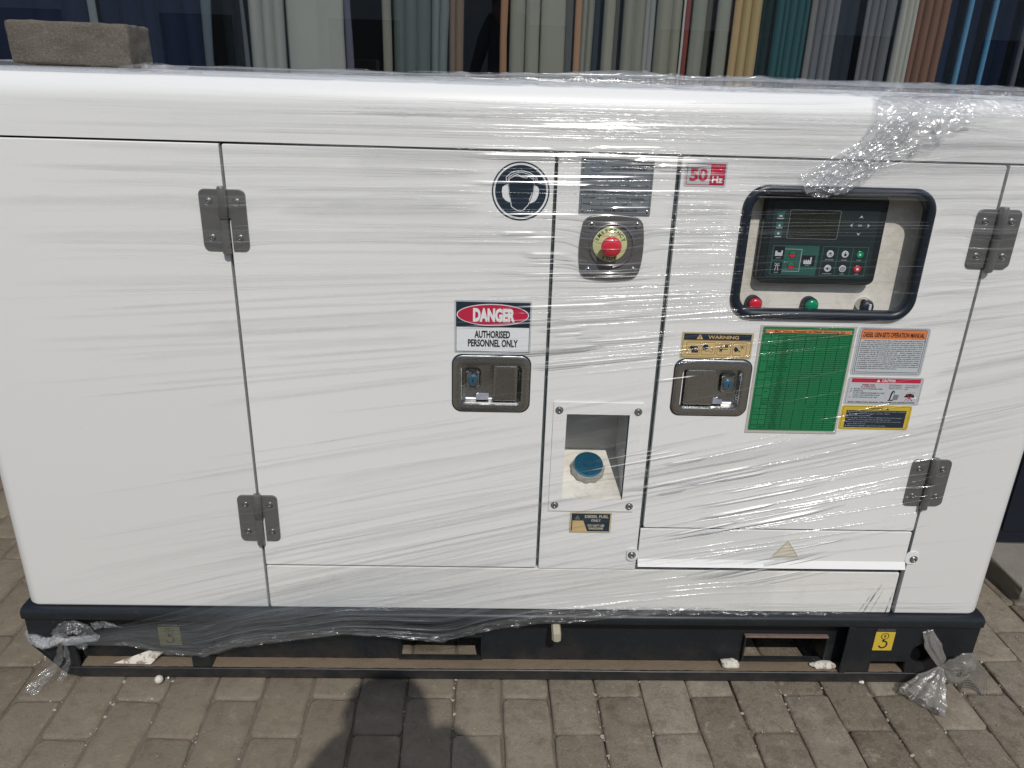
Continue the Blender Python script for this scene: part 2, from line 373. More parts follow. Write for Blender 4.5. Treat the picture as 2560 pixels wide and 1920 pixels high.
# ---------------------------------------------------------------- ground and paving
def mk_paver():
    t = NT('paver_concrete'); p = t.pos(); oi = t.n('ShaderNodeObjectInfo').outputs['Random']
    n1 = t.noise(p, 11, 7, 0.72); n2 = t.noise(p, 27, 7, 0.72, off=(2, 5, 1)); n3 = t.noise(p, 230, 4, 0.7)
    c = t.mix(oi, (0.165, 0.146, 0.116, 1), (0.350, 0.325, 0.278, 1))
    c = t.mix(t.ramp(n1, [(0.34, 0.0), (0.66, 0.60)]), c, (0.150, 0.126, 0.096, 1))
    c = t.mix(t.ramp(n2, [(0.46, 0.0), (0.495, 0.30), (0.515, 0.06), (0.57, 0.12), (0.66, 0.60)]), c, (0.47, 0.435, 0.37, 1))
    c = t.mix(t.ramp(n2, [(0.30, 0.5), (0.45, 0.0)]), c, (0.115, 0.096, 0.073, 1))
    wr = t.n('ShaderNodeTexVoronoi', feature='DISTANCE_TO_EDGE'); wr.inputs['Scale'].default_value = 55
    mp = t.n('ShaderNodeVectorMath', operation='ADD'); t.l(p, mp.inputs[0])
    wn_ = t.n('ShaderNodeTexNoise'); wn_.inputs['Scale'].default_value = 40; t.l(p, wn_.inputs['Vector'])
    sc = t.n('ShaderNodeVectorMath', operation='SCALE'); sc.inputs['Scale'].default_value = 0.03; t.l(wn_.outputs['Color'], sc.inputs[0]); t.l(sc.outputs[0], mp.inputs[1]); t.l(mp.outputs[0], wr.inputs['Vector'])
    cr = t.ramp(wr.outputs['Distance'], [(0.0, 1.0), (0.06, 0.0)])
    cm = t.math('MULTIPLY', cr, t.ramp(t.noise(p, 15, 3), [(0.42, 0.0), (0.6, 0.28)]))
    c = t.mix(cm, c, (0.10, 0.085, 0.068, 1))
    c = t.mix(t.ramp(n3, [(0.27, 0.5), (0.44, 0.0)]), c, (0.12, 0.105, 0.085, 1))
    c = t.mix(t.ramp(n3, [(0.60, 0.0), (0.74, 0.5)]), c, (0.48, 0.45, 0.39, 1))
    # fine earth swept over the left part
    sep = t.n('ShaderNodeSeparateXYZ'); t.l(p, sep.inputs[0])
    lf = t.math('MULTIPLY_ADD', sep.outputs[0], -1.0, 0.36); lf = t.math('ADD', lf, t.math('MULTIPLY_ADD', n1, 0.9, -0.45))
    lf = t.math('MINIMUM', t.math('MAXIMUM', lf, 0.0), 0.62)
    c = t.mix(lf, c, t.mix(n2, (0.170, 0.146, 0.114, 1), (0.31, 0.275, 0.222, 1)))
    h = t.math('ADD', t.math('MULTIPLY', n2, 0.8), t.math('MULTIPLY', n3, 0.5)); h = t.math('SUBTRACT', h, t.math('MULTIPLY', cm, 0.5))
    c = t.mix(1.0, c, (0.80, 0.745, 0.675, 1), 'MULTIPLY')
    return t.done(t.bsdf(c, 0.86, 0, 0.3, t.bump(h, 0.75, 0.004)))
PAVER = mk_paver()
def mk_sand(name, a, b, c3):
    t = NT(name); p = t.pos(); n1 = t.noise(p, 12, 6, 0.7); n2 = t.noise(p, 320, 4, 0.75)
    c = t.mix(n1, a, b); c = t.mix(t.ramp(n2, [(0.3, 0.55), (0.5, 0.0), (0.66, 0.0), (0.75, 0.6)]), c, c3)
    return t.done(t.bsdf(c, 0.95, 0, 0.2, t.bump(t.math('ADD', n2, t.math('MULTIPLY', n1, 2.0)), 0.8, 0.003)))
SAND = mk_sand('joint_earth', (0.10, 0.083, 0.060, 1), (0.20, 0.170, 0.130, 1), (0.30, 0.27, 0.22, 1))
DUST = mk_sand('brown_dust', (0.15, 0.112, 0.075, 1), (0.24, 0.185, 0.130, 1), (0.10, 0.075, 0.05, 1))
CONC = mk_sand('rough_concrete', (0.18, 0.165, 0.14, 1), (0.32, 0.295, 0.25, 1), (0.20, 0.18, 0.15, 1))
STONE = plain('pebble_grey', (0.36, 0.34, 0.29, 1), 0.8, vary=0.4, vscale=30)
STONEW = plain('white_stone', (0.66, 0.63, 0.56, 1), 0.8, vary=0.25, vscale=150, bump=0.6, bscale=250)

g = build('ground', MB().add([(-60, -60, 0), (60, -60, 0), (60, 60, 0), (-60, 60, 0)], [(0, 1, 2, 3)]), mk_sand('ground_dirt', (0.15, 0.13, 0.105, 1), (0.22, 0.19, 0.155, 1), (0.10, 0.09, 0.075, 1)), origin=(0, 0, 0))
g.location.z = -0.05; tag(g, kind='structure')

pav = empty('pavement', (0, 0, 0)); tag(pav, kind='structure')
PA = R(1.15)   # the courses run a touch askew
def pav_xy(u, v): return (u * math.cos(PA) - v * math.sin(PA) + 0.0395, u * math.sin(PA) + v * math.cos(PA) - 0.0575)
def joint_h(x, y):
    return min(-0.0046, -0.0112 + 0.0068 * max(0.0, min(1.0, (0.15 - x) * 0.95)) + 0.006 * (noise.noise((x * 9, y * 9, 0)) + 0.6 * noise.noise((x * 40, y * 40, 3))))
def paver_mesh(k):
    rnd = random.Random(k); w, l = 0.0965, 0.1965; cx = 6; out = []
    def loop(d, z, j):
        o = []
        for (sx, sy) in ((1, -1), (1, 1), (-1, 1), (-1, -1)):
            o.append((sx, sy))
        pts = []
        x, y, c = w / 2 - d, l / 2 - d, 0.007
        base = [(x, -y + c), (x, -y / 3), (x, y / 3), (x, y - c), (x - c, y), (-x + c, y), (-x, y - c), (-x, y / 3), (-x, -y / 3), (-x, -y + c), (-x + c, -y), (x - c, -y)]
        for i, (a, b) in enumerate(base):
            pts.append((a + rj[i][0] * j, b + rj[i][1] * j, z + rj[i][2] * j))
        return pts
    rj = [(rnd.uniform(-1, 1) * 0.0016, rnd.uniform(-1, 1) * 0.0016, rnd.uniform(-1, 1) * 0.0008) for _ in range(12)]
    m = MB(); m.loft([loop(0, -0.045, 1), loop(0, -0.0055, 1), loop(0.0015, -0.0018, 1.3), loop(0.006, 0, 1)], False, True)
    return m
pm = []
for k in range(9):
    o = build('brick', paver_mesh(k), PAVER, pav, smooth=50, origin=(0, 0, 0)); pm.append(o)
first = list(pm); rest = MB(); rnd = random.Random(3); nb = 0
def seen(x, y):
    if -0.36 < y < 0.14 and -1.12 < x < 1.5: return True
    if x < -0.9 and y < 0.95 and x > -1.75: return True
    return x > 1.02 and y < 0.75 and x < 1.75
for i in range(-34, 40):
    for j in range(-16, 9):
        u = (i + 0.5) * 0.1 + rnd.uniform(-1, 1) * 0.0012; v = (j + (0.5 if i % 2 else 0.0)) * 0.2 + 0.1 + rnd.uniform(-1, 1) * 0.002
        if i % 2 == 0: v -= 0.0
        x, y = pav_xy(u, v); rz = PA + rnd.uniform(-1, 1) * R(0.5); tx = rnd.uniform(-1, 1) * R(0.55); ty = rnd.uniform(-1, 1) * R(0.8); z = rnd.uniform(-0.0035, 0.0)
        rot = Matrix.Rotation(rz, 4, 'Z') @ Matrix.Rotation(tx, 4, 'X') @ Matrix.Rotation(ty, 4, 'Y')
        if seen(x, y) and nb < 295:
            src = pm[nb % 9] if nb >= 9 else first[nb]
            if nb < 9: o = first[nb]
            else: o = first[rnd.randrange(9)].copy(); COL.objects.link(o); o.parent = pav
            o.location = (x, y, z); o.rotation_euler = rot.to_euler(); nb += 1
        elif not (-0.9 < x < 1.0 and 0.2 < y < 1.4):
            T = Matrix.Translation((x, y, z)) @ rot; me = first[rnd.randrange(9)].data
            rest.add([T @ v_.co for v_ in me.vertices], [tuple(p_.vertices) for p_ in me.polygons])
o = build('paver_field', rest, PAVER, pav, smooth=50); tag(o, kind='stuff')
jm = MB(); nx, ny = 300, 120; X0, X1, Y0, Y1 = -2.2, 2.4, -0.6, 1.3
for b in range(ny + 1):
    for a in range(nx + 1):
        x = X0 + (X1 - X0) * a / nx; y = Y0 + (Y1 - Y0) * b / ny; jm.v.append((x, y, joint_h(x, y)))
jm.f = [(b * (nx + 1) + a, b * (nx + 1) + a + 1, (b + 1) * (nx + 1) + a + 1, (b + 1) * (nx + 1) + a) for b in range(ny) for a in range(nx)]
o = build('joint_earth', jm, SAND, pav, smooth=180); tag(o, kind='stuff')
# crumbs lying in the joints and scattered over the paving
gm = MB(); rnd = random.Random(11)
ico = bmesh.new(); bmesh.ops.create_icosphere(ico, subdivisions=1, radius=1.0); ICOV = [v.co.copy() for v in ico.verts]; ICOF = [tuple(v.index for v in f.verts) for f in ico.faces]; ico.free()
def pebble(mb, x, y, z, r, rnd, flat=0.7, jag=0.3):
    q = Matrix.Rotation(rnd.uniform(0, 6.28), 3, 'Z') @ Matrix.Rotation(rnd.uniform(0, 3), 3, 'X')
    sx, sy = rnd.uniform(0.6, 1.3), rnd.uniform(0.6, 1.2)
    mb.add([Vector((x, y, z)) + Vector(((q @ v).x * r * sx, (q @ v).y * r * sy, (q @ v).z * r * flat)) * (1 + rnd.uniform(-jag, jag)) for v in ICOV], ICOF)
cnt = 0
for _ in range(9000):
    u = rnd.randrange(-22, 26) * 0.1 + rnd.gauss(0, 0.0035); v = rnd.uniform(-0.5, 1.0)
    if rnd.random() < 0.4:
        i = rnd.randrange(-22, 26); u = (i + rnd.random()) * 0.1; v = (rnd.randrange(-3, 5) + (0.5 if i % 2 else 0)) * 0.2 + rnd.gauss(0, 0.004)
    x, y = pav_xy(u, v)
    if noise.noise((x * 5, y * 5, 9)) < 0.02 or -0.93 < x < 1.04 and y > 0.1: continue
    r = 0.0009 + 0.0034 * rnd.random() ** 3; pebble(gm, x, y, max(joint_h(x, y), -0.006) + r * 0.4, r, rnd); cnt += 1
for _ in range(700):
    x, y = rnd.uniform(-1.5, 1.6), rnd.uniform(-0.45, 0.8)
    if -0.93 < x < 1.04 and y > 0.05: continue
    pebble(gm, x, y, 0.0008, 0.0006 + 0.0018 * rnd.random() ** 4, rnd)
o = build('gravel', gm, STONE); tag(o, 'loose grey grit and crumbs lying in the joints of the brick paving', 'gravel', kind='stuff')
# ---------------------------------------------------------------- shop front behind
shop = empty('shop_front', (0.2, 1.6, 0)); tag(shop, 'shop front with a wide glass window full of hanging fabrics behind the generator', 'shop')
WALLD = plain('shop_dark_wall', (0.10, 0.12, 0.15, 1), 0.8, vary=0.2, vscale=4); FLOORD = plain('shop_floor', (0.10, 0.10, 0.10, 1), 0.5)
RENDERW = plain('shop_render', (0.42, 0.40, 0.36, 1), 0.85, vary=0.1, vscale=6); ALU = plain('window_aluminium', (0.30, 0.31, 0.32, 1), 0.35, 0.8)
build('floor', MB().box(-3.6, 4.0, 1.6, 4.2, 0.0, 0.12), FLOORD, shop)
build('back_wall', MB().box(-3.6, 4.0, 4.2, 4.35, 0.0, 3.0), WALLD, shop)
build('side_wall', MB().box(-3.75, -3.6, 1.62, 4.35, 0.0, 3.0), WALLD, shop); build('side_wall', MB().box(4.0, 4.15, 1.62, 4.35, 0.0, 3.0), WALLD, shop)
build('ceiling', MB().box(-3.75, 4.15, 1.62, 4.35, 3.0, 3.15), WALLD, shop)
build('fascia', MB().box(-3.9, 4.3, 1.50, 1.62, 2.62, 3.7), RENDERW, shop, bevel=0.004)
build('window_sill', MB().box(-3.75, 4.15, 1.46, 1.60, 0.0, 0.13), RENDERW, shop, bevel=0.004)
fr = MB()
for x in (-3.7, 4.06): fr.box(x, x + 0.05, 1.52, 1.58, 0.13, 2.62)
build('window_frame', fr.box(-3.65, 4.06, 1.52, 1.58, 2.57, 2.62).box(-3.65, 4.06, 1.52, 1.58, 0.13, 0.17), ALU, shop, bevel=0.002)
def mk_glass():
    t = NT('shop_glass'); tr = t.n('ShaderNodeBsdfTransparent'); tr.inputs[0].default_value = (0.93, 0.935, 0.925, 1)
    gl = t.n('ShaderNodeBsdfGlossy'); gl.inputs['Roughness'].default_value = 0.0
    m = t.n('ShaderNodeMixShader')
    t.l(t.math('MULTIPLY', t.schlick(0.075), 1.0), m.inputs[0]); t.l(tr.outputs[0], m.inputs[1]); t.l(gl.outputs[0], m.inputs[2])
    return t.done(m)
build('glass_pane', MB().box(-3.65, 4.06, 1.548, 1.554, 0.17, 2.57), mk_glass(), shop)

# fabrics on show: (x0, x1, sRGB colour, name, category, label, depth y, fold depth, folds, waviness)
def cloth_mat(name, rgb, k=1.0):
    c = srgb(*rgb); lum = 0.3 * c[0] + 0.6 * c[1] + 0.1 * c[2]; c = tuple(min(0.9, (v * 0.78 + lum * 0.22) * 1.12 * k) for v in c[:3]) + (1,)
    t = NT(name); p = t.pos('obj'); w = t.noise(p, 420, 3, 0.6, sc=(1, 1, 0.35)); b = t.noise(p, 5, 4, 0.6, sc=(2, 1, 0.6))
    col = t.mix(t.math('MULTIPLY_ADD', b, 0.8, t.math('MULTIPLY', w, 0.4)), tuple(v * 0.84 for v in c[:3]) + (1,), tuple(min(1, v * 1.12) for v in c[:3]) + (1,))
    return t.done(t.bsdf(col, 0.9, 0, 0.15, t.bump(w, 0.4, 0.001)))
CL = [
 (-2.60, -1.445, (26, 36, 66), 'navy_curtain', 'curtain', 'deep navy curtain behind the brick on the roof', 1.74, 0.03, 9, 0.010),
 (-1.434, -1.408, (112, 120, 130), 'fabric_edge', 'fabric', 'pale grey fabric edge hanging between two navy curtains behind the brick', 1.72, 0.006, 1, 0.004),
 (-1.402, -1.040, (24, 34, 62), 'navy_curtain', 'curtain', 'navy curtain between the pale grey edge and the slate blue strip', 1.74, 0.028, 5, 0.008),
 (-1.037, -1.004, (84, 96, 110), 'fabric_strip', 'fabric', 'slate blue narrow fabric strip right of the brick', 1.71, 0.008, 1, 0.012),
 (-0.99, -0.905, (16, 24, 32), 'dark_gap_sheet', 'fabric', 'near black sheet standing in for the unlit shop interior between the slate strip and the wide grey curtain', 1.80, 0.012, 2, 0.004),  # dark sheet: the gloom of the interior put into its colour
 (-0.898, -0.887, (80, 88, 94), 'fabric_edge', 'fabric', 'thin grey fabric edge just left of the wide grey curtain', 1.71, 0.004, 1, 0.006),
 (-0.872, -0.752, (142, 146, 144), 'grey_curtain', 'curtain', 'light grey pleated curtain, left part of the wide grey pair', 1.715, 0.020, 3, 0.005),
 (-0.745, -0.545, (150, 154, 150), 'grey_curtain', 'curtain', 'wide flat light grey curtain beside the dark window gap', 1.73, 0.012, 2, 0.004),
 (-0.545, -0.522, (88, 92, 112), 'fabric_strip', 'fabric', 'violet grey strip along the right side of the wide grey curtain', 1.76, 0.006, 1, 0.006),
 (-0.400, -0.372, (122, 122, 112), 'fabric_strip', 'fabric', 'taupe strip left of the greenish sheer cloths', 1.70, 0.008, 1, 0.003),
 (-0.366, -0.235, (84, 98, 98), 'sheer_curtain', 'curtain', 'greenish grey sheer cloth with a slanting fold', 1.75, 0.016, 3, 0.016),
 (-0.228, -0.170, (102, 116, 116), 'sheer_curtain', 'curtain', 'pale greenish sheer cloth next to the brown strip', 1.74, 0.012, 2, 0.014),
 (-0.166, -0.118, (116, 96, 80), 'fabric_strip', 'fabric', 'brown narrow cloth ending the sheer cloths', 1.76, 0.01, 2, 0.006),
 (0.018, 0.038, (156, 112, 82), 'fabric_strip', 'fabric', 'tan wavy strip left of the first beige cloths', 1.70, 0.006, 1, 0.012),
 (0.052, 0.104, (136, 138, 126), 'beige_fabric', 'fabric', 'beige cloth roll next to the tan wavy strip', 1.71, 0.014, 1, 0.002),
 (0.108, 0.156, (138, 140, 128), 'beige_fabric', 'fabric', 'second beige cloth roll from the tan wavy strip', 1.715, 0.014, 1, 0.002),
 (0.162, 0.248, (140, 142, 130), 'beige_fabric', 'fabric', 'widest flat beige cloth', 1.72, 0.008, 1, 0.005),
 (0.250, 0.285, (88, 92, 92), 'grey_fabric', 'fabric', 'dull grey cloth between the widest beige cloth and a tan edge', 1.75, 0.006, 1, 0.002),
 (0.285, 0.306, (168, 122, 86), 'fabric_edge', 'fabric', 'orange tan edge beside the dull grey cloth', 1.72, 0.006, 1, 0.007),
 (0.308, 0.350, (130, 130, 118), 'beige_fabric', 'fabric', 'beige cloth with two pleats right of the orange tan edge', 1.72, 0.014, 2, 0.003),
 (0.352, 0.384, (52, 60, 74), 'slate_fabric', 'fabric', 'dark slate cloth between two beige cloths', 1.76, 0.008, 1, 0.003),
 (0.386, 0.424, (140, 140, 126), 'beige_fabric', 'fabric', 'beige cloth roll right of the dark slate cloth', 1.71, 0.014, 1, 0.002),
 (0.426, 0.453, (86, 88, 84), 'grey_fabric', 'fabric', 'dark grey cloth beside the crinkled silver cloth group', 1.76, 0.006, 1, 0.002),
 (0.456, 0.532, (134, 134, 122), 'beige_fabric', 'fabric', 'beige cloth in two rolls left of the crinkled silver cloth', 1.715, 0.016, 2, 0.002),
 (0.534, 0.574, (138, 142, 142), 'silver_fabric', 'fabric', 'crinkled silver grey cloth above the emergency stop', 1.73, 0.008, 2, 0.003),
 (0.577, 0.664, (138, 138, 124), 'beige_fabric', 'fabric', 'beige cloth in two rolls right of the crinkled silver cloth', 1.715, 0.016, 2, 0.002),
 (0.667, 0.674, (176, 178, 170), 'fabric_edge', 'fabric', 'white selvedge beside the dark red strip', 1.70, 0.003, 1, 0.005),
 (0.680, 0.700, (132, 64, 60), 'red_fabric', 'fabric', 'dark red narrow strip among beige cloths', 1.73, 0.006, 1, 0.003),
 (0.703, 0.752, (134, 138, 128), 'beige_fabric', 'fabric', 'beige cloth roll right of the dark red strip', 1.715, 0.015, 1, 0.002),
 (0.754, 0.790, (82, 84, 76), 'grey_fabric', 'fabric', 'olive grey cloth between two beige rolls', 1.76, 0.008, 1, 0.002),
 (0.792, 0.838, (136, 140, 128), 'beige_fabric', 'fabric', 'last beige cloth roll before the mustard cloths', 1.715, 0.012, 1, 0.003),
 (0.840, 0.853, (70, 46, 44), 'fabric_edge', 'fabric', 'maroon edge left of the mustard cloths', 1.74, 0.004, 1, 0.004),
 (0.855, 0.880, (178, 146, 92), 'mustard_fabric', 'fabric', 'mustard cloth beside the maroon edge', 1.72, 0.008, 1, 0.003),
 (0.882, 0.950, (176, 150, 90), 'mustard_fabric', 'fabric', 'mustard cloth with two rounded pleats beside the green cloth', 1.72, 0.018, 2, 0.003),
 (0.955, 1.006, (20, 44, 44), 'green_fabric', 'fabric', 'black green cloth between mustard and teal', 1.76, 0.012, 2, 0.002),
 (1.008, 1.126, (26, 86, 92), 'teal_curtain', 'curtain', 'teal curtain with five narrow pleats', 1.73, 0.016, 5, 0.003),
 (1.130, 1.150, (120, 118, 118), 'fabric_edge', 'fabric', 'mauve grey edge right of the teal curtain', 1.71, 0.005, 1, 0.003),
 (1.154, 1.186, (100, 104, 112), 'grey_fabric', 'fabric', 'grey cloth roll next to the mauve edge', 1.73, 0.012, 1, 0.002),
 (1.190, 1.236, (112, 116, 124), 'grey_fabric', 'fabric', 'paler grey pleated cloth left of the charcoal curtain', 1.73, 0.012, 2, 0.002),
 (1.238, 1.330, (44, 52, 66), 'charcoal_curtain', 'curtain', 'smooth charcoal curtain between two groups of grey cloth', 1.77, 0.008, 2, 0.002),
 (1.332, 1.344, (110, 112, 118), 'fabric_edge', 'fabric', 'grey edge on the right side of the charcoal curtain', 1.72, 0.004, 1, 0.003),
 (1.348, 1.442, (104, 108, 116), 'grey_fabric', 'fabric', 'mid grey cloth with three rolls left of the off-white cloth', 1.735, 0.016, 3, 0.002),
 (1.450, 1.510, (168, 168, 160), 'white_fabric', 'fabric', 'off-white pleated cloth beside the brown curtain', 1.71, 0.012, 3, 0.003),
 (1.516, 1.636, (128, 88, 66), 'brown_curtain', 'curtain', 'brown curtain with four pleats', 1.73, 0.018, 4, 0.003),
 (1.640, 1.700, (14, 34, 66), 'navy_curtain', 'curtain', 'navy cloth right of the brown curtain', 1.78, 0.010, 1, 0.002),
 (1.700, 1.716, (70, 140, 185), 'blue_fabric', 'fabric', 'bright blue narrow roll nearer the brown curtain', 1.72, 0.009, 1, 0.001),
 (1.720, 1.790, (12, 30, 60), 'navy_curtain', 'curtain', 'navy cloth between the two bright blue rolls', 1.78, 0.010, 1, 0.002),
 (1.790, 1.806, (70, 140, 185), 'blue_fabric', 'fabric', 'bright blue narrow roll farther from the brown curtain', 1.72, 0.009, 1, 0.001),
 (1.812, 1.915, (12, 28, 56), 'navy_curtain', 'curtain', 'navy cloth between blue roll and first charcoal roll', 1.78, 0.012, 2, 0.002),
 (1.918, 1.934, (82, 86, 98), 'fabric_strip', 'fabric', 'first thin charcoal roll right of the blue rolls', 1.72, 0.008, 1, 0.001),
 (1.940, 1.980, (12, 26, 52), 'navy_curtain', 'curtain', 'narrow navy cloth between the two thin charcoal rolls', 1.78, 0.008, 1, 0.002),
 (1.984, 2.000, (86, 92, 102), 'fabric_strip', 'fabric', 'second thin charcoal roll right of the blue rolls', 1.72, 0.008, 1, 0.001),
 (2.034, 2.056, (120, 76, 60), 'fabric_strip', 'fabric', 'rust brown thin roll at the far right end', 1.72, 0.008, 1, 0.001),
 (2.070, 3.10, (16, 30, 58), 'navy_curtain', 'curtain', 'long navy curtain beyond the rust brown roll', 1.78, 0.02, 10, 0.002),
]
for k, (x0, x1, rgb, nm, cat, lab, y, dep, nf, wav) in enumerate(CL):
    n = max(10, nf * 12); m = MB(); nz = 26; rnd = random.Random(k * 3 + 1); ph = rnd.uniform(0, 6); wj = [rnd.uniform(0.75, 1.3) for _ in range(nf)]; tot = sum(wj)
    edges = [sum(wj[:i]) / tot for i in range(nf + 1)]
    def prof(s):
        for i in range(nf):
            if s <= edges[i + 1] + 1e-9: break
        q = (s - edges[i]) / (edges[i + 1] - edges[i])
        return -abs(math.sin(math.pi * q)) ** 0.75 * (0.7 + 0.3 * wj[i])
    for b in range(nz + 1):
        z = 0.14 + 2.40 * b / nz
        dx = wav * (noise.noise((z * 1.6, ph, 0)) * 1.6 + 0.6 * noise.noise((z * 5, ph, 2)))
        for a in range(n + 1):
            s = a / n; e = 1.0 if 0 < a < n else 0.0
            m.v.append((x0 + (x1 - x0) * s + dx * (0.4 + s), y + dep * prof(s) + 0.25 * dep * noise.noise((s * 4, z * 1.3, ph)), z))
    m.f = [(b * (n + 1) + a, b * (n + 1) + a + 1, (b + 1) * (n + 1) + a + 1, (b + 1) * (n + 1) + a) for b in range(nz) for a in range(n)]
    o = build(nm, m, cloth_mat('cloth_%d' % k, rgb), smooth=180)
    sm = o.modifiers.new('thickness', 'SOLIDIFY'); sm.thickness = 0.003; sm.offset = 1.0
    tag(o, lab, cat, 'fabrics hanging in the shop window')

# unseen building added across the yard to dim the sky mirrored in the shop window
opp = empty('unseen_building', (0, -16, 0)); tag(opp, 'plain two storey building added out of view for the shop window to mirror', 'building')
OPPM = plain('opposite_render', (0.58, 0.57, 0.55, 1), 0.9, vary=0.15, vscale=0.6); OPPW = plain('opposite_window', (0.03, 0.035, 0.04, 1), 0.2)
build('wall', MB().box(-22, 24, -24, -16, 0, 6.6), OPPM, opp); build('roof', MB().box(-22.3, 24.3, -24.3, -15.6, 6.603, 6.9), OPPM, opp)
for x in range(-20, 23, 4):
    for z in (1.0, 4.2): build('window', MB().box(x, x + 1.7, -15.99, -15.96, z, z + 1.4), OPPW, opp)
# ---------------------------------------------------------------- things beside the generator
def rough_block(x0, x1, y0, y1, z0, z1, nx, ny, nz, amp, sc, seed=0, edge=0.012):
    bm = bmesh.new(); bmesh.ops.create_cube(bm, size=1.0)
    for v in bm.verts: v.co = Vector(((x0 + x1) / 2 + v.co.x * (x1 - x0), (y0 + y1) / 2 + v.co.y * (y1 - y0), (z0 + z1) / 2 + v.co.z * (z1 - z0)))
    bmesh.ops.bevel(bm, geom=bm.edges[:], offset=edge, segments=2, affect='EDGES', profile=0.6)
    bmesh.ops.triangulate(bm, faces=bm.faces[:]); bmesh.ops.subdivide_edges(bm, edges=[e for e in bm.edges if e.calc_length() > edge], cuts=nx, use_grid_fill=True)
    bmesh.ops.triangulate(bm, faces=bm.faces[:]); bm.verts.ensure_lookup_table()
    m = MB()
    for v in bm.verts:
        c = v.co; m.v.append(tuple(c + Vector([amp * (noise.noise((c.x * sc + seed, c.y * sc + 7 * k, c.z * sc)) + 0.5 * noise.noise((c.x * sc * 3 + seed, c.y * sc * 3 + 7 * k, c.z * sc * 3))) for k in range(3)])))
    m.f = [tuple(v.index for v in f.verts) for f in bm.faces]; bm.free(); return m
o = build('concrete_step', rough_block(1.352, 2.3, 0.262, 0.95, -0.01, 0.056, 10, 1, 1, 0.006, 16, 4, 0.008), CONC, smooth=60)
tag(o, 'low broken concrete step on the paving to the right of the generator', 'step')
NAVYB = plain('navy_sheet_metal', (0.006, 0.010, 0.018, 1), 0.4, vary=0.15)
cab = empty('navy_cabinet', (1.7, 0.6, 0.056)); tag(cab, 'dark navy metal cabinet standing on the concrete step', 'cabinet')
build('body', MB().box(1.375, 2.2, 0.455, 0.93, 0.062, 0.98), NAVYB, cab, bevel=0.006)
build('plinth', MB().box(1.385, 2.19, 0.462, 0.92, 0.050, 0.062), CORE, cab)
build('door', MB().plate(rrect(1.405, 1.785, 0.10, 0.95, 0.006), 0.451, 0.4548, 0.001), NAVYB, cab); build('door', MB().plate(rrect(1.795, 2.175, 0.10, 0.95, 0.006), 0.451, 0.4548, 0.001), NAVYB, cab)
# brick on the roof
BRICKM = mk_sand('weathered_brick', (0.075, 0.062, 0.048, 1), (0.20, 0.178, 0.145, 1), (0.30, 0.28, 0.24, 1))
bb = rough_block(-0.100, 0.100, -0.05, 0.05, 0, 0.066, 9, 1, 1, 0.0022, 50, 2, 0.006)
o = build('paving_brick', bb, BRICKM, smooth=60, origin=(0, 0, 0)); o.scale = (0.96, 1, 1); o.location = (-0.697, 0.118, 1.2065); o.rotation_euler = (0, R(0.6), R(2)); tag(o, 'weathered grey brown paving brick weighing down the film on the generator roof', 'brick')

# ---------------------------------------------------------------- the generator
gen = empty('diesel_generator', (0.057, 0.42, 0)); tag(gen, 'white canopied diesel generator set on a black skid, wrapped in clear film', 'generator')
YB = 0.84
def corner_panel(x0, xc, r, z0, z1, yb, side):
    """sheet panel with a rounded vertical corner; side -1: corner at the left"""
    loops = []; prof = []
    if side < 0:
        prof = [(x0, 0.0)] + [(xc + r - r * math.sin(R(a)), r - r * math.cos(R(a))) for a in range(0, 91, 10)] + [(xc, yb), (xc + 0.012, yb), (xc + 0.012, r + 0.01), (xc + r + 0.006, 0.014), (x0, 0.014)]
    else:
        prof = [(x0, 0.0)] + [(xc - r + r * math.sin(R(a)), r - r * math.cos(R(a))) for a in range(0, 91, 10)] + [(xc, yb), (xc - 0.012, yb), (xc - 0.012, r + 0.01), (xc - r - 0.006, 0.014), (x0, 0.014)]
    m = MB(); zs = [z0, z0 + 0.0008, z0 + 0.003, z0 + 0.006] + [z1 - 0.0015, z1]
    ins = [0.004, 0.0022, 0.0006, 0, 0, 0.0015]
    for z, d in zip(zs, ins):
        loops.append([(x + (-side) * d * (1 if abs(x - xc) < 0.02 else 0), y + (d if y < 0.013 else 0), z) for x, y in prof])
    return m.loft(loops)
build('end_panel', corner_panel(-0.4475, -0.942, 0.03, 0.1755, 1.0958, YB, -1), WHITE, gen, smooth=35)
build('end_panel', corner_panel(0.8690, 1.056, 0.03, 0.1755, 1.0958, YB, 1), WHITE, gen, smooth=35)
# roof section with a large rolled edge
bm = bmesh.new(); bmesh.ops.create_cube(bm, size=1.0)
for v in bm.verts: v.co = Vector((0.057 + v.co.x * 1.998, (YB) / 2 + v.co.y * YB, 1.1515 + v.co.z * 0.104))
bmesh.ops.bevel(bm, geom=[e for e in bm.edges if abs((e.verts[0].co - e.verts[1].co).z) > 0.05], offset=0.03, segments=6, affect='EDGES', profile=0.5)
bmesh.ops.bevel(bm, geom=[e for e in bm.edges if e.verts[0].co.z > 1.2 and e.verts[1].co.z > 1.2], offset=0.046, segments=9, affect='EDGES', profile=0.5, clamp_overlap=False)
m = MB(); m.v = [tuple(v.co) for v in bm.verts]; bm.verts.index_update(); m.f = [tuple(v.index for v in f.verts) for f in bm.faces]; bm.free()
build('roof', m, WHITE, gen, smooth=40)
rect = lambda x0, x1, z0, z1: [(x0, z0), (x1, z0), (x1, z1), (x0, z1)]
dl = rrect(-0.4425, 0.1025, 0.2820, 1.0955, 0.003, 3)
build('door', MB().plate(dl, 0.0, 0.012, 0.0012, [rrect(-0.050, 0.061, 0.645, 0.720, 0.006)[::-1]]), WHITE, gen)
build('centre_panel', MB().plate(rrect(0.1085, 0.3070, 0.2790, 1.0955, 0.002, 3), 0.0015, 0.012, 0.001, [rect(0.1475, 0.2665, 0.4425, 0.6260)[::-1]]), WHITE, gen)
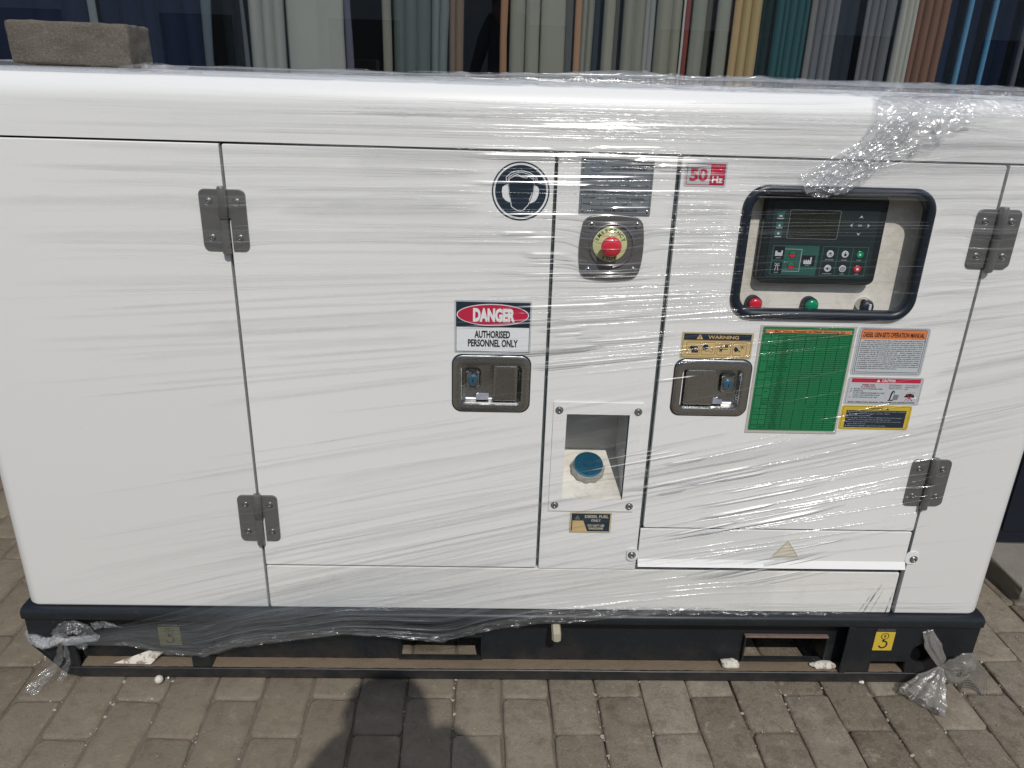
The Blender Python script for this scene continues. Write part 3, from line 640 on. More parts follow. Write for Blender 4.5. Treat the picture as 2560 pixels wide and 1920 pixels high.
build('door', MB().plate(rrect(0.3145, 0.8640, 0.3805, 1.0955, 0.004, 3), 0.0, 0.012, 0.0012, [rrect(0.359, 0.467, 0.642, 0.721, 0.006)[::-1], rrect(0.436, 0.7465, 0.832, 1.043, 0.026)[::-1]]), WHITE, gen)
build('sill_panel', MB().plate(rrect(-0.4435, 0.8610, 0.1755, 0.2770, 0.004, 3), 0.003, 0.014, 0.002), SILL, gen)
# flap with bent lip
m = MB(); m.plate(rrect(0.3095, 0.8615, 0.3075, 0.3775, 0.0015, 2), -0.0015, 0.003, 0.0006)
for xa, xb in ((0.286, 0.3095), (0.8615, 0.888)): m.plate(rrect(xa, xb, 0.302, 0.332, 0.010 if xa < 0.5 else 0.010, 5), -0.0022, -0.0004, 0.0003)
m.loft([[(0.3095, -0.0015, 0.3075), (0.3095, 0.003, 0.3075), (0.3095, 0.0020, 0.3065), (0.3095, -0.0075, 0.2925), (0.3095, -0.0095, 0.2932)],
        [(0.8625, -0.0015, 0.3075), (0.8625, 0.003, 0.3075), (0.8625, 0.0020, 0.3065), (0.8625, -0.0075, 0.2925), (0.8625, -0.0095, 0.2932)]])
build('cable_flap', m, WHITE, gen)
build('flap_recess', MB().box(0.3085, 0.8605, 0.010, 0.030, 0.2745, 0.3060), plain('recess_grey', srgb(96, 104, 104), 0.6), gen)
# dark seals in the gaps
seals = [(-0.4475, -0.4425, 0.176, 1.095), (0.1025, 0.1085, 0.279, 1.095), (0.3070, 0.3145, 0.300, 1.095), (0.8640, 0.8690, 0.279, 1.095)]
for x0, x1, z0, z1 in seals: build('door_seal', MB().box(x0 - 0.004, x1 + 0.004, 0.0125, 0.020, z0, z1), GAP, gen)
build('door_seal', MB().box(-0.90, 1.01, 0.0205, 0.026, 1.088, 1.0988), GAP, gen); build('door_seal', MB().box(-0.444, 0.862, 0.0205, 0.026, 0.270, 0.288), GAP, gen)
build('inner_body', MB().box(-0.925, 1.04, 0.128, YB - 0.004, 0.181, 1.0985).box(-0.925, 1.04, 0.0445, 0.1275, 0.181, 0.40).box(-0.925, 0.10, 0.0445, 0.1275, 0.40, 1.0985).box(0.315, 1.04, 0.0445, 0.1275, 0.40, 1.0985), CORE, gen)
build('rear_panel', MB().box(-0.93, 1.044, YB, YB + 0.012, 0.176, 1.09), WHITE, gen, bevel=0.002)
# fuel filler recess
m = MB(); y1 = 0.122
ff = empty('fuel_filler', (0.207, 0.06, 0.54), gen)
build('surround', MB().plate(rrect(0.1220, 0.2905, 0.4165, 0.6505, 0.001, 2), -0.0012, 0.0010, 0.0004, [rect(0.1475, 0.2665, 0.4425, 0.6260)[::-1]]), WHITE, ff)
m.add([(0.1475, 0.0125, 0.6260), (0.2665, 0.0125, 0.6260), (0.2665, y1, 0.6260), (0.1475, y1, 0.6260)], [(0, 1, 2, 3)])
m.add([(0.1475, y1, 0.4935), (0.2665, y1, 0.4935), (0.2665, y1, 0.6260), (0.1475, y1, 0.6260)], [(0, 1, 2, 3)])
for x in (0.1475, 0.2665): m.add([(x, 0.0015, 0.4425), (x, y1, 0.4935), (x, y1, 0.6260), (x, 0.0015, 0.6260)], [(0, 1, 2, 3)])
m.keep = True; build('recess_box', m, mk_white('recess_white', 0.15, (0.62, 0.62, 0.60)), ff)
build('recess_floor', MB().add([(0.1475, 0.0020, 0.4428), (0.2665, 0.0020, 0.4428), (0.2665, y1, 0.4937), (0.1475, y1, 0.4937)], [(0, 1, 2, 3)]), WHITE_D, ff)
cn = Vector((0, -0.39, 0.92)).normalized(); cc = Vector((0.2035, 0.066, 0.4712))
build('cap_rim', MB().lathe(cc, cn, [(0.030, -0.004), (0.0335, 0.004), (0.0335, 0.012), (0.031, 0.016)], 72, (11, 0.035)), SCALLOP, ff, smooth=50)
build('fuel_cap', MB().lathe(cc, cn, [(0.0295, 0.0165), (0.0300, 0.022), (0.0285, 0.0255), (0.0150, 0.0268), (0.0120, 0.0262), (0.0118, 0.0250), (0.0112, 0.0250), (0.0108, 0.0262), (0.004, 0.0265)], 48), CAPM, ff, smooth=35)
def bolt(x, z, y, parent, r=0.0062, name='bolt', washer=True):
    m = MB()
    if washer: m.lathe((x, y, z), (0, -1, 0), [(r * 1.22, -0.0002), (r * 1.22, 0.0008), (r * 0.9, 0.001)], 20)
    m.lathe((x, y, z), (0, -1, 0), [(r * 0.86, 0.001), (r * 0.86, 0.0028), (r * 0.72, 0.0040), (r * 0.46, 0.0043), (r * 0.44, 0.0022), (r * 0.1, 0.0020)], 20)
    return build(name, m, BOLT, parent, smooth=35)
for x, z in ((0.133, 0.634), (0.2815, 0.633), (0.134, 0.430), (0.2815, 0.429)): bolt(x, z, -0.0012, ff)
for x, z in ((0.2965, 0.3165), (0.8785, 0.3145)): bolt(x, z, -0.0022, gen, 0.0068)

# hinges: leaves, knuckle, screws
def hinge(x, z, label):
    h = empty('hinge', (x, 0, z), gen); w, hh = 0.0385, 0.0510
    h['label'] = label
    a = [(x - 0.002, z - hh), (x - 0.002, z + hh)] + [(x - w + 0.010 - 0.010 * math.sin(R(t)), z + hh - 0.010 + 0.010 * math.cos(R(t))) for t in range(0, 91, 15)] + [(x - w + 0.010 - 0.010 * math.cos(R(t)), z - hh + 0.010 - 0.010 * math.sin(R(t))) for t in range(0, 91, 15)]
    build('leaf', MB().plate(a, -0.0040, -0.0002, 0.0008), HINGE, h)
    b = [(x + 0.011, z - hh), (x + 0.0385 - 0.010, z - hh)] + [(x + w - 0.010 + 0.010 * math.sin(R(t)), z - hh + 0.010 - 0.010 * math.cos(R(t))) for t in range(15, 91, 15)] + [(x + w - 0.010 + 0.010 * math.cos(R(t)), z + hh - 0.010 + 0.010 * math.sin(R(t))) for t in range(0, 91, 15)] + [(x + 0.002, z + hh), (x + 0.002, z + 0.003), (x + 0.011, z + 0.003)]
    build('leaf', MB().plate(b, -0.0040, -0.0002, 0.0008), HINGE, h)
    build('knuckle', MB().lathe((x + 0.002, -0.0075, z + 0.003), (0, 0, 1), [(0.0070, 0), (0.0078, 0.001), (0.0078, hh - 0.001), (0.0066, hh + 0.002)], 24), HINGE, h, smooth=40)
    build('knuckle', MB().lathe((x + 0.001, -0.0075, z - hh - 0.006), (0, 0, 1), [(0.0055, 0), (0.0074, 0.002), (0.0074, hh + 0.0080)], 24), HINGE, h, smooth=40)
    for sx in (-0.0235, 0.0235):
        for sz in (-0.0300, 0.0305):
            build('screw', MB().lathe((x + sx, -0.0040, z + sz), (0, -1, 0), [(0.0072, -0.0004), (0.0066, 0.0006), (0.0052, 0.0001), (0.0050, 0.0014), (0.0036, 0.0020), (0.0018, 0.0019), (0.0017, 0.0006), (0.0004, 0.0006)], 20), BOLT, h, smooth=30)
hinge(-0.4500, 0.9725, 'upper left hinge'); hinge(-0.4460, 0.3915, 'lower left hinge'); hinge(0.8710, 0.9725, 'upper right hinge'); hinge(0.8660, 0.4925, 'lower right hinge')

# paddle latches
def latch(xc, flip, lab):
    L = empty('paddle_latch', (xc, 0, 0.684), gen); L['label'] = lab
    x0, x1, z0, z1 = xc - 0.0715, xc + 0.0715, 0.6285, 0.7405
    hx0, hx1, hz0, hz1 = xc - 0.0545, xc + 0.0545, 0.6445, 0.7195
    hole = rrect(hx0, hx1, hz0, hz1, 0.007)
    build('gasket', MB().plate(rrect(x0 - 0.001, x1 + 0.001, z0 - 0.001, z1 + 0.001, 0.019, 8), -0.0012, -0.0001, 0.0003, [rrect(x0 + 0.01, x1 - 0.01, z0 + 0.01, z1 - 0.01, 0.012, 8)[::-1]]), GASKET, L)
    st = 8; A = lambda d, r: rrect(x0 + d, x1 - d, z0 + d, z1 - d, r, st); B = lambda d, r: rrect(hx0 - d, hx1 + d, hz0 - d, hz1 + d, r, st)
    lo = [(A(0.0012, 0.018), -0.0013), (A(0.0012, 0.018), -0.0026), (A(0.0028, 0.0165), -0.0036), (B(0.004, 0.011), -0.0036), (B(0.0015, 0.009), -0.0026), (B(0, 0.008), 0.0005), (B(-0.003, 0.006), 0.0150), (B(-0.006, 0.004), 0.0170)]
    m = MB(); m.loft([[(x, y, z) for x, z in l] for l, y in lo], False, True); build('dish', m, STEEL, L, smooth=35)
    s = -1 if flip else 1
    # paddle
    pa, pb = (xc + 0.0035, xc + 0.0485) if not flip else (xc - 0.0485, xc - 0.0035 + 0.011)
    if flip: pb = xc + 0.008
    P = lambda d, r: rrect(pa + d, pb - d, 0.6490 + d, 0.7205 - d, r, 4)
    lo = [(P(0, 0.003), 0.012), (P(0, 0.003), -0.0010), (P(0.001, 0.003), -0.0030), (P(0.0032, 0.002), -0.0040), (P(0.007, 0.002), -0.0036)]
    m = MB(); m.loft([[(x, y + (0.0035 * (0.7205 - z) / 0.07 if y < 0 else 0), z) for x, z in l] for l, y in lo], True, True); build('paddle', m, STEEL, L, smooth=30)
    lx = xc - s * 0.034
    m = MB(); Q = lambda d, r: rrect(lx - 0.0155 + d, lx + 0.0155 - d, 0.6690 + d, 0.7085 - d, r, 6)
    m.loft([[(x, y, z) for x, z in l] for l, y in ((Q(0, 0.008), 0.0168), (Q(0.0015, 0.008), 0.0120), (Q(0.004, 0.007), 0.0085), (Q(0.0065, 0.006), 0.0080))], False, True); build('lock_boss', m, CHROME, L, smooth=40)
    m = MB().lathe((lx, 0.0080, 0.6880), (0, -1, 0), [(0.0105, 0), (0.0105, 0.0030), (0.0092, 0.0045), (0.0086, 0.0042), (0.0084, 0.0052), (0.0010, 0.0054)], 28); build('lock_cylinder', m, LOCKM, L, smooth=30)
    build('keyhole', MB().box(lx - 0.0009, lx + 0.0009, 0.00248, 0.00255, 0.6845, 0.6915), P_BLACK, L)
    build('strike', MB().loft([[(lx + s * 0.006, 0.0160, 0.6490), (lx + s * 0.006, 0.0060, 0.6490), (lx + s * 0.006, 0.0160, 0.6590)], [(lx + s * 0.030, 0.0160, 0.6490), (lx + s * 0.030, 0.0060, 0.6490), (lx + s * 0.030, 0.0160, 0.6590)]]), CHROME, L, smooth=30)
latch(0.0045, False, 'paddle latch below the danger sign'); latch(0.4125, True, 'paddle latch beside the green timetable')

# emergency stop
E_ = empty('emergency_stop', (0.2065, 0, 0.942), gen)
def bulge(x0, x1, z0, z1, r, bx, bz, k=6):
    o = []; base = rrect(x0, x1, z0, z1, r, k); cx, cz = (x0 + x1) / 2, (z0 + z1) / 2; hx, hz = (x1 - x0) / 2, (z1 - z0) / 2
    pts = []
    for i in range(len(base)):
        a, b = base[i], base[(i + 1) % len(base)]; n = 8 if math.dist(a, b) > 0.03 else 1
        for j in range(n): pts.append((a[0] + (b[0] - a[0]) * j / n, a[1] + (b[1] - a[1]) * j / n))
    for x, z in pts:
        u, v = (x - cx) / hx, (z - cz) / hz
        o.append((x + bx * (1 - v * v) * (u / max(abs(u), abs(v), 0.3)) * (abs(u) > 0.7), z + bz * (1 - u * u) * (v / max(abs(u), abs(v), 0.3)) * (abs(v) > 0.7)))
    return o
B1 = bulge(0.1570, 0.2565, 0.8905, 0.9925, 0.012, 0.0060, 0.0050)
build('mounting_plate', MB().plate(B1, -0.0035, 0.0010, 0.0012), ESTOPM, E_)
for x, z in ((0.1700, 0.9800), (0.2480, 0.9815), (0.1690, 0.9020), (0.2475, 0.9040)):
    build('screw', MB().lathe((x, -0.0035, z), (0, -1, 0), [(0.0058, 0), (0.0055, 0.0012), (0.0035, 0.0024), (0.0010, 0.0028)], 18), CHROME, E_, smooth=50)
build('collar', MB().lathe((0.2070, -0.0035, 0.9455), (0, -1, 0), [(0.0400, 0), (0.0390, 0.0022), (0.0372, 0.0030), (0.0355, 0.0020), (0.0345, 0.0004), (0.0300, 0.0002)], 48), ESTOPM, E_, smooth=45)
build('label_disc', MB().lathe((0.2035, -0.0038, 0.9475), (0, -1, 0), [(0.0295, 0), (0.0295, 0.0012), (0.0288, 0.0016), (0.002, 0.0016)], 48), P_LEMON, E_, smooth=30)
build('red_button', MB().lathe((0.2030, -0.0054, 0.9480), (0, -1, 0), [(0.0095, 0), (0.0095, 0.0150), (0.0150, 0.0165), (0.0172, 0.0195), (0.0172, 0.0235), (0.0160, 0.0270), (0.0128, 0.0295), (0.0075, 0.0310), (0.0015, 0.0315)], 40), REDM, E_, smooth=60)
for i, ch in enumerate('EMERGENCY'):
    a = R(158 - i * 136 / 8); text(ch, 0.2035 + 0.0215 * math.cos(a), 0.9475 + 0.0215 * math.sin(a), 0.0060, -0.0058, P_BLACK, E_, rot=a - math.pi / 2, bold=0.02)
for i, ch in enumerate('STOP'):
    a = R(246 + i * 16); text(ch, 0.2035 + 0.0270 * math.cos(a), 0.9475 + 0.0270 * math.sin(a), 0.0060, -0.0058, P_BLACK, E_, rot=a + math.pi / 2, bold=0.02)

# ---- signs and stickers
def sticker(name, x0, x1, z0, z1, r, mat, label, th=0.0006, y=0.0):
    s = build(name, MB().plate(rrect(x0, x1, z0, z1, r, 5), y - th, y - 0.00005, 0.0001), mat, gen); s['label'] = label; return s
# hearing protection sign
hx, hz = 0.0475, 1.0325
s = build('ear_protection_sign', MB().plate(circ(hx, hz, 0.0485, 64), -0.0006, -0.00005, 0.0001), P_DARK, gen)
m = MB(); m.ring(circ(hx, hz, 0.0460, 64), circ(hx, hz, 0.0430, 64), -0.0009)
q = lambda x, y: (hx + (x - 687) / 490 * 0.0975, hz - (y - 402) / 490 * 0.0975)
head = [(585, 330), (590, 300), (655, 262), (690, 285), (735, 292), (750, 275), (770, 290), (790, 300), (797, 335)]
m.line([q(*p) for p in head], 0.0012, -0.0009)
face = [(583, 350), (588, 400), (600, 470), (612, 530), (660, 562), (705, 565), (752, 515), (780, 450), (792, 390), (800, 345)]
m.line([q(*p) for p in face], 0.0012, -0.0009)
band = [(565, 320), (562, 290), (600, 252), (650, 236), (700, 234), (760, 248), (820, 290), (822, 325)]; m.line([q(*p) for p in band], 0.0013, -0.0009)
band = [(580, 318), (578, 298), (610, 266), (655, 250), (700, 248), (755, 262), (808, 300), (808, 328)]; m.line([q(*p) for p in band], 0.0010, -0.00091)
m.flat([q(*p) for p in [(607, 500), (560, 480), (535, 450), (528, 400), (532, 370), (560, 348), (585, 342), (588, 400), (600, 440), (596, 470)]], -0.0009)
m.flat([q(*p) for p in [(765, 502), (760, 470), (775, 430), (790, 390), (800, 350), (830, 360), (842, 390), (838, 430), (820, 470), (800, 488)]], -0.0009)
flatobj('pictogram', m, P_WHITE, s)
# nameplate
s = build('name_plate', MB().plate(rrect(0.1470, 0.2685, 0.9980, 1.0900, 0.0012, 3), -0.0012, 0.0010, 0.0003), PLATEM, gen)
for x, z in ((0.1525, 1.0850), (0.2630, 1.0850), (0.1525, 1.0035), (0.2630, 1.0035)): build('rivet', MB().lathe((x, -0.0012, z), (0, -1, 0), [(0.0024, 0), (0.0021, 0.0008), (0.0010, 0.0012)], 14), CHROME, s, smooth=60)
m = MB()
for a, b, c, d in ((0.1510, 0.2645, 1.0870, 1.0875), (0.1510, 0.2645, 1.0005, 1.0010), (0.1500, 0.1505, 1.0075, 1.0810), (0.2650, 0.2655, 1.0075, 1.0810)): m.add([(a, -0.0015, c), (b, -0.0015, c), (b, -0.0015, d), (a, -0.0015, d)], [(0, 1, 2, 3)])
for z, spans in ((1.0440, ((0.175, 0.200), (0.231, 0.262))), (1.0330, ((0.175, 0.200), (0.231, 0.262))), (1.0225, ((0.176, 0.200), (0.231, 0.262))), (1.0125, ((0.165, 0.212), (0.231, 0.262)))):
    for a, b in spans: m.add([(a, -0.0015, z), (b, -0.0015, z), (b, -0.0015, z + 0.0003), (a, -0.0015, z + 0.0003)], [(0, 1, 2, 3)])
flatobj('border', m, P_BLACK, s)
m = MB()
for a0, a1 in ((30, 150), (210, 330)):
    p0 = [(0.1735 + 0.0115 * math.cos(R(a0 + (a1 - a0) * i / 16)), 1.0755 + 0.0075 * math.sin(R(a0 + (a1 - a0) * i / 16))) for i in range(17)]
    m.line(p0, 0.0012, -0.0015)
flatobj('emblem', m, P_BLUE, s)
T = lambda b, x, z, h, mat=P_BLACK, par=s, **k: text(b, x, z, h, -0.0016, mat, par, **k)
T('DIESEL GENERATING SET', 0.2275, 1.0715, 0.0062, fit=0.060, bold=0.01)
for z, a, b, c, d, e, f in ((1.0560, 'MODEL', 'GF2-24', '', 'NO', 'FE1933088', ''), (1.0450, 'RATED POWER', '30', 'KVA', 'RATED FREQUENCY', '50', 'Hz'), (1.0340, 'RATED SPEED', '1500', 'r/min', 'RATED VOLTAGE', '400', 'V'), (1.0235, 'RATED CURRENT', '43.3', 'A', 'POWER FACTOR', '0.8 LAGGING', '')):
    T(a, 0.1530, z, 0.0034, align='LEFT', fit=0.0205 if len(a) > 6 else 0.012); T(b, 0.1830, z, 0.0034, P_LGREY, align='CENTER')
    if c: T(c, 0.1965, z, 0.0034, align='LEFT', fit=0.0095 if len(c) > 1 else None)
    T(d, 0.2085 if len(d) > 2 else 0.224, z, 0.0034, align='LEFT', fit=0.0225 if len(d) > 2 else 0.004); T(e, 0.2450, z, 0.0034, P_LGREY if d != 'POWER FACTOR' else P_BLACK, fit=0.022 if len(e) > 5 else None)
    if f: T(f, 0.2590, z, 0.0034)
T('PHASE', 0.1530, 1.0135, 0.0034, align='LEFT', fit=0.012); T('3', 0.1840, 1.0135, 0.0034); T('DATE', 0.2240, 1.0135, 0.0034, fit=0.008); T('2025.3', 0.2440, 1.0135, 0.0040, P_LGREY)
T('FUJIAN WEIGE MOTOR CO., LTD', 0.2070, 1.0030, 0.0042, fit=0.078, bold=0.012)
# 50 Hz
s = sticker('frequency_sticker', 0.3205, 0.3915, 1.0480, 1.0885, 0.0030, P_LGREY, 'red and white 50 Hz sticker')
flatobj('border', MB().frame(0.3240, 0.3885, 1.0510, 1.0855, 0.0010, -0.0009, 0.0015), P_RED, s)
flatobj('red_field', MB().flat(rect(0.3635, 0.3880, 1.0515, 1.0850), -0.0009), P_RED, s)
text('50', 0.3440, 1.0580, 0.0190, -0.0011, P_RED, s, bold=0.035, fit=0.0300); text('Hz', 0.3757, 1.0552, 0.0105, -0.0012, P_WHITE, s, bold=0.03, fit=0.0180)
# DANGER
s = sticker('danger_sign', -0.0635, 0.0745, 0.7440, 0.8430, 0.0030, P_LGREY, 'danger authorised personnel only sign')
flatobj('dark_field', MB().flat(rect(-0.0605, 0.0715, 0.7935, 0.8395), -0.0008), P_DARK, s)
flatobj('white_field', MB().flat(rect(-0.0598, 0.0708, 0.7475, 0.7930), -0.0008), P_WHITE, s)
flatobj('border', MB().frame(-0.0605, 0.0715, 0.7465, 0.7940, 0.0008, -0.0010), P_DARK, s)
flatobj('oval', MB().disc(0.0052, 0.8160, 0.0645, -0.0010, 48, 0.315), P_WHITE, s); flatobj('red_oval', MB().disc(0.0052, 0.8160, 0.0628, -0.0012, 48, 0.300), P_RED, s)
text('DANGER', 0.0060, 0.8050, 0.0220, -0.0015, P_WHITE, s, bold=0.06, fit=0.0750)
text('AUTHORISED', 0.0050, 0.7735, 0.0128, -0.0012, P_BLACK, s, bold=0.035, fit=0.0640); text('PERSONNEL ONLY', 0.0055, 0.7570, 0.0128, -0.0012, P_BLACK, s, bold=0.035, fit=0.0900)
# tan warning with four pictograms
s = sticker('warning_sticker', 0.3475, 0.4785, 0.7420, 0.7925, 0.0020, P_TANE, 'tan warning sticker with four pictograms')
flatobj('tan_field', MB().flat(rrect(0.3505, 0.4755, 0.7445, 0.7895, 0.002), -0.0007), P_TAN, s)
flatobj('dark_field', MB().flat(rect(0.3515, 0.4748, 0.7775, 0.7895), -0.0009), P_DARK, s)
m = MB().frame(0.3505, 0.4755, 0.7445, 0.7770, 0.0006, -0.0009, 0.001)
for i in range(4): m.frame(0.3575 + i * 0.0285, 0.3830 + i * 0.0285, 0.7490, 0.7735, 0.0006, -0.0009, 0.003)
flatobj('border', m, P_BROWN, s)
flatobj('warning_triangle', MB().flat([(0.3745, 0.7790), (0.3865, 0.7790), (0.3820, 0.7868), (0.3805, 0.7882), (0.3790, 0.7868)], -0.0011), P_TAN, s)
text('!', 0.3805, 0.7803, 0.0055, -0.0013, P_BLACK, s, bold=0.03); text('WARNING', 0.4240, 0.7802, 0.0062, -0.0011, P_TAN, s, bold=0.02, fit=0.0560)
m = MB(); y = -0.0009
m.flat([(0.3680, 0.7530), (0.3800, 0.7530), (0.3805, 0.7640), (0.3770, 0.7660), (0.3690, 0.7655), (0.3680, 0.7600)], y).disc(0.3670, 0.7630, 0.0030, y, 12)
for k in range(5): m.line([(0.3585 + k * 0.0006, 0.7550 + k * 0.0022), (0.3640, 0.7600 + k * 0.0010)], 0.0004, y)
m.flat([(0.3870, 0.7640), (0.3900, 0.7690), (0.3960, 0.7690), (0.3985, 0.7650), (0.3960, 0.7600), (0.3920, 0.7600)], y).line([(0.3920, 0.7600), (0.3950, 0.7555), (0.3990, 0.7570), (0.4030, 0.7545), (0.4060, 0.7550), (0.4070, 0.7590), (0.4040, 0.7630), (0.3990, 0.7650)], 0.0007, y).line([(0.3880, 0.7620), (0.3915, 0.7570)], 0.0016, y)
m.ring(circ(0.4215, 0.7650, 0.0048, 20), circ(0.4215, 0.7650, 0.0040, 20), y).disc(0.4215, 0.7650, 0.0018, y, 12).flat([(0.4280, 0.7630), (0.4340, 0.7640), (0.4365, 0.7700), (0.4275, 0.7695)], y).line([(0.4170, 0.7595), (0.4340, 0.7605)], 0.0010, y).line([(0.4230, 0.7600), (0.4190, 0.7560)], 0.0018, y).line([(0.4235, 0.7600), (0.4225, 0.7545)], 0.0016, y)
m.flat([(0.4450, 0.7600), (0.4475, 0.7660), (0.4520, 0.7630), (0.4545, 0.7590), (0.4490, 0.7550)], y).line([(0.4525, 0.7590), (0.4580, 0.7555)], 0.0014, y)
for k in range(6): m.line([(0.4600, 0.7650), (0.4600 + 0.0055 * math.cos(R(k * 60 + 20)), 0.7650 + 0.0055 * math.sin(R(k * 60 + 20)))], 0.0007, y)
m.disc(0.4600, 0.7650, 0.0010, y, 10)
flatobj('pictogram', m, P_DARK, s); flatobj('pictogram_wheel', MB().ring(circ(0.3755, 0.7605, 0.0034, 18), circ(0.3755, 0.7605, 0.0026, 18), -0.0011), P_TAN, s)
# green timetable in its laminate pouch
s = build('laminate_pouch', MB().plate(rect(0.4885, 0.6645, 0.5945, 0.8085), -0.0014, -0.0001, 0.0001), LAMIN, gen); s['label'] = 'laminated green maintenance timetable'
flatobj('green_sheet', MB().flat(rrect(0.4930, 0.6600, 0.6000, 0.8060, 0.003), -0.0017), P_GREEN, s)
flatobj('orange_heading', MB().flat(rect(0.4985, 0.6560, 0.7945, 0.8005), -0.0020), P_ORANGE, s)
text('Maintenance Timetable  of  Diesel  Generating  Set', 0.5790, 0.7958, 0.0038, -0.0022, P_BLACK, s, bold=0.015, fit=0.128)
m = MB(); y = -0.0020; cx = [0.4965, 0.5100, 0.5235, 0.5535, 0.5740, 0.5945, 0.6150, 0.6355, 0.6560]; zt, zb = 0.7935, 0.6040; NR = 46
rw = lambda k: zt - (zt - zb) * k / NR
for x in cx[:3] + [cx[3], cx[-1]]: m.line([(x, zt), (x, zb)], 0.00065, y)
for x in cx[4:8]:
    for a, b in ((0, 18), (20, 34), (36, 46)): m.line([(x, rw(a)), (x, rw(b))], 0.00065, y)
for k in range(NR + 1):
    x0 = 0.5235
    if k in (0, 46, 8, 13, 18, 22, 26, 36, 39, 44): x0 = 0.4965
    elif k in (6, 7, 14, 15, 16, 17, 21, 31, 32, 33, 34, 45): x0 = 0.5100
    m.line([(x0, rw(k)), (0.6560, rw(k))], 0.00065, y)
flatobj('table_lines', m, P_DGREEN, s)
W1 = ['Item', 'Air filter', 'Check oil level', 'Drain water', 'Fuel system oil', 'Replace oil', 'Circulation', 'Oil filter', 'Coolant level', 'Radiator clean', 'Antifreeze', 'Fan belt tension', 'Water pump', 'Valve clearance', 'Fuel injector', 'Check leaks and pipes', 'Cooling fins', 'Fuel tank']
if True:
  for k in range(1, NR): text(W1[(k * 7) % len(W1)], 0.5385, rw(k + 1) + 0.0011, 0.0017, -0.0022, P_DGREEN, s, 'table_text', bold=0.01, res=1)
for k, wd in ((0, 'System'), (5, 'Cooling'), (18, 'Air intake'), (29, 'Lubrication'), (37, 'Electric'), (41, 'Fuel system'), (44, 'Generator')): text(wd, 0.5032, rw(k + 1) + 0.0011, 0.0017, -0.0022, P_DGREEN, s, 'table_text', res=1)
for k, wd in ((0, 'Part'), (5, 'Engine'), (10, 'Pump'), (15, 'Filter'), (16, 'Hose'), (19, 'Cleaner'), (27, 'Engine'), (33, 'Battery'), (37, 'Cables'), (41, 'Charger'), (44, 'Frame'), (45, 'Other')): text(wd, 0.5168, rw(k + 1) + 0.0011, 0.0017, -0.0022, P_DGREEN, s, 'table_text', res=1)
for k, wd in enumerate(('Daily', '50 h', '100 h', '250 h', '500 h')): text(wd, 0.5637 + k * 0.0205, rw(1) - 0.0012, 0.0017, -0.0022, P_DGREEN, s, 'table_text', res=1)
text('When needed', 0.6050, rw(19) - 0.0010, 0.0018, -0.0022, P_DGREEN, s, 'table_text'); text('Every two years', 0.6050, rw(35), 0.0018, -0.0022, P_DGREEN, s, 'table_text')
m = MB(); rnd = random.Random(5)
for k in range(1, NR):
    if k in (18, 19, 34, 35): continue
    for c in range(5):
        if rnd.random() < 0.42: m.disc(0.5637 + c * 0.0205, rw(k + 0.5), 0.0005, -0.0022, 6)
flatobj('table_dots', m, P_DGREEN, s)
# operation manual
s = sticker('operation_manual', 0.6680, 0.8015, 0.7155, 0.8085, 0.0060, P_LGREY, 'white diesel gen-sets operation manual sheet')
flatobj('orange_heading', MB().flat([(0.6750, 0.7860), (0.7950, 0.7860), (0.7950, 0.8000)] + [(0.7950 - 0.004 * (1 - math.cos(R(t))), 0.8000 + 0.004 * math.sin(R(t))) for t in (30, 60, 90)] + [(0.6790 - 0.004 * math.sin(R(t)), 0.8000 + 0.004 * math.cos(R(t))) for t in (0, 30, 60)] + [(0.6750, 0.8000)], -0.0008), P_ORANGE, s)
flatobj('border', MB().frame(0.6715, 0.7985, 0.7185, 0.8060, 0.0005, -0.0008, 0.004).frame(0.6745, 0.7955, 0.7215, 0.8045, 0.0007, -0.0010, 0.0035), P_DARK, s)
text('DIESEL GEN-SETS OPERATION MANUAL', 0.7350, 0.7900, 0.0088, -0.0011, P_BLACK, s, bold=0.02, fit=0.1130)
OM = ['   1.Preparation: before start: The cooling water and antifreeze fluid in the', 'water tank of diesel gen-set should be inspected every time before starting.', 'Please feed the tank if in shortage, check the oil measure gauge to check', 'whether the lubricant oil is lack or not, if need to add to the inset "full"', 'measuring line, we should check the relevant components have fault or not.', 'The machine can be operated only after the malfunction should be eradicated.', '2.Forbidden run the diesel gen-sets with load.     Before starting the diesel', 'generator, we should pay attention that the output air switch of generator is on', 'the close state, then set is not allowed to run without load with a longtime.', '3. Pay attention to the work state in running. There should be someone', 'on watch, pay attention to a series of noises, exhaust oil pressure, water', 'temperature, oil temperature, voltage, frequency are important factors change.', '4. Forbidden stop running with loaded. The machine should be cutting off', 'load gradually, then switch off the output air switch, then put the diesel genset', 'to preliminary state about 3-5 minutes then stop it.']
for k, l in enumerate(OM): text(l, 0.6775, 0.7822 - k * 0.00385, 0.0021, -0.0011, P_BLACK, s, 'body_text', align='LEFT', fit=0.115 * (0.66 if k == 14 else 1), bold=0.012, res=1)
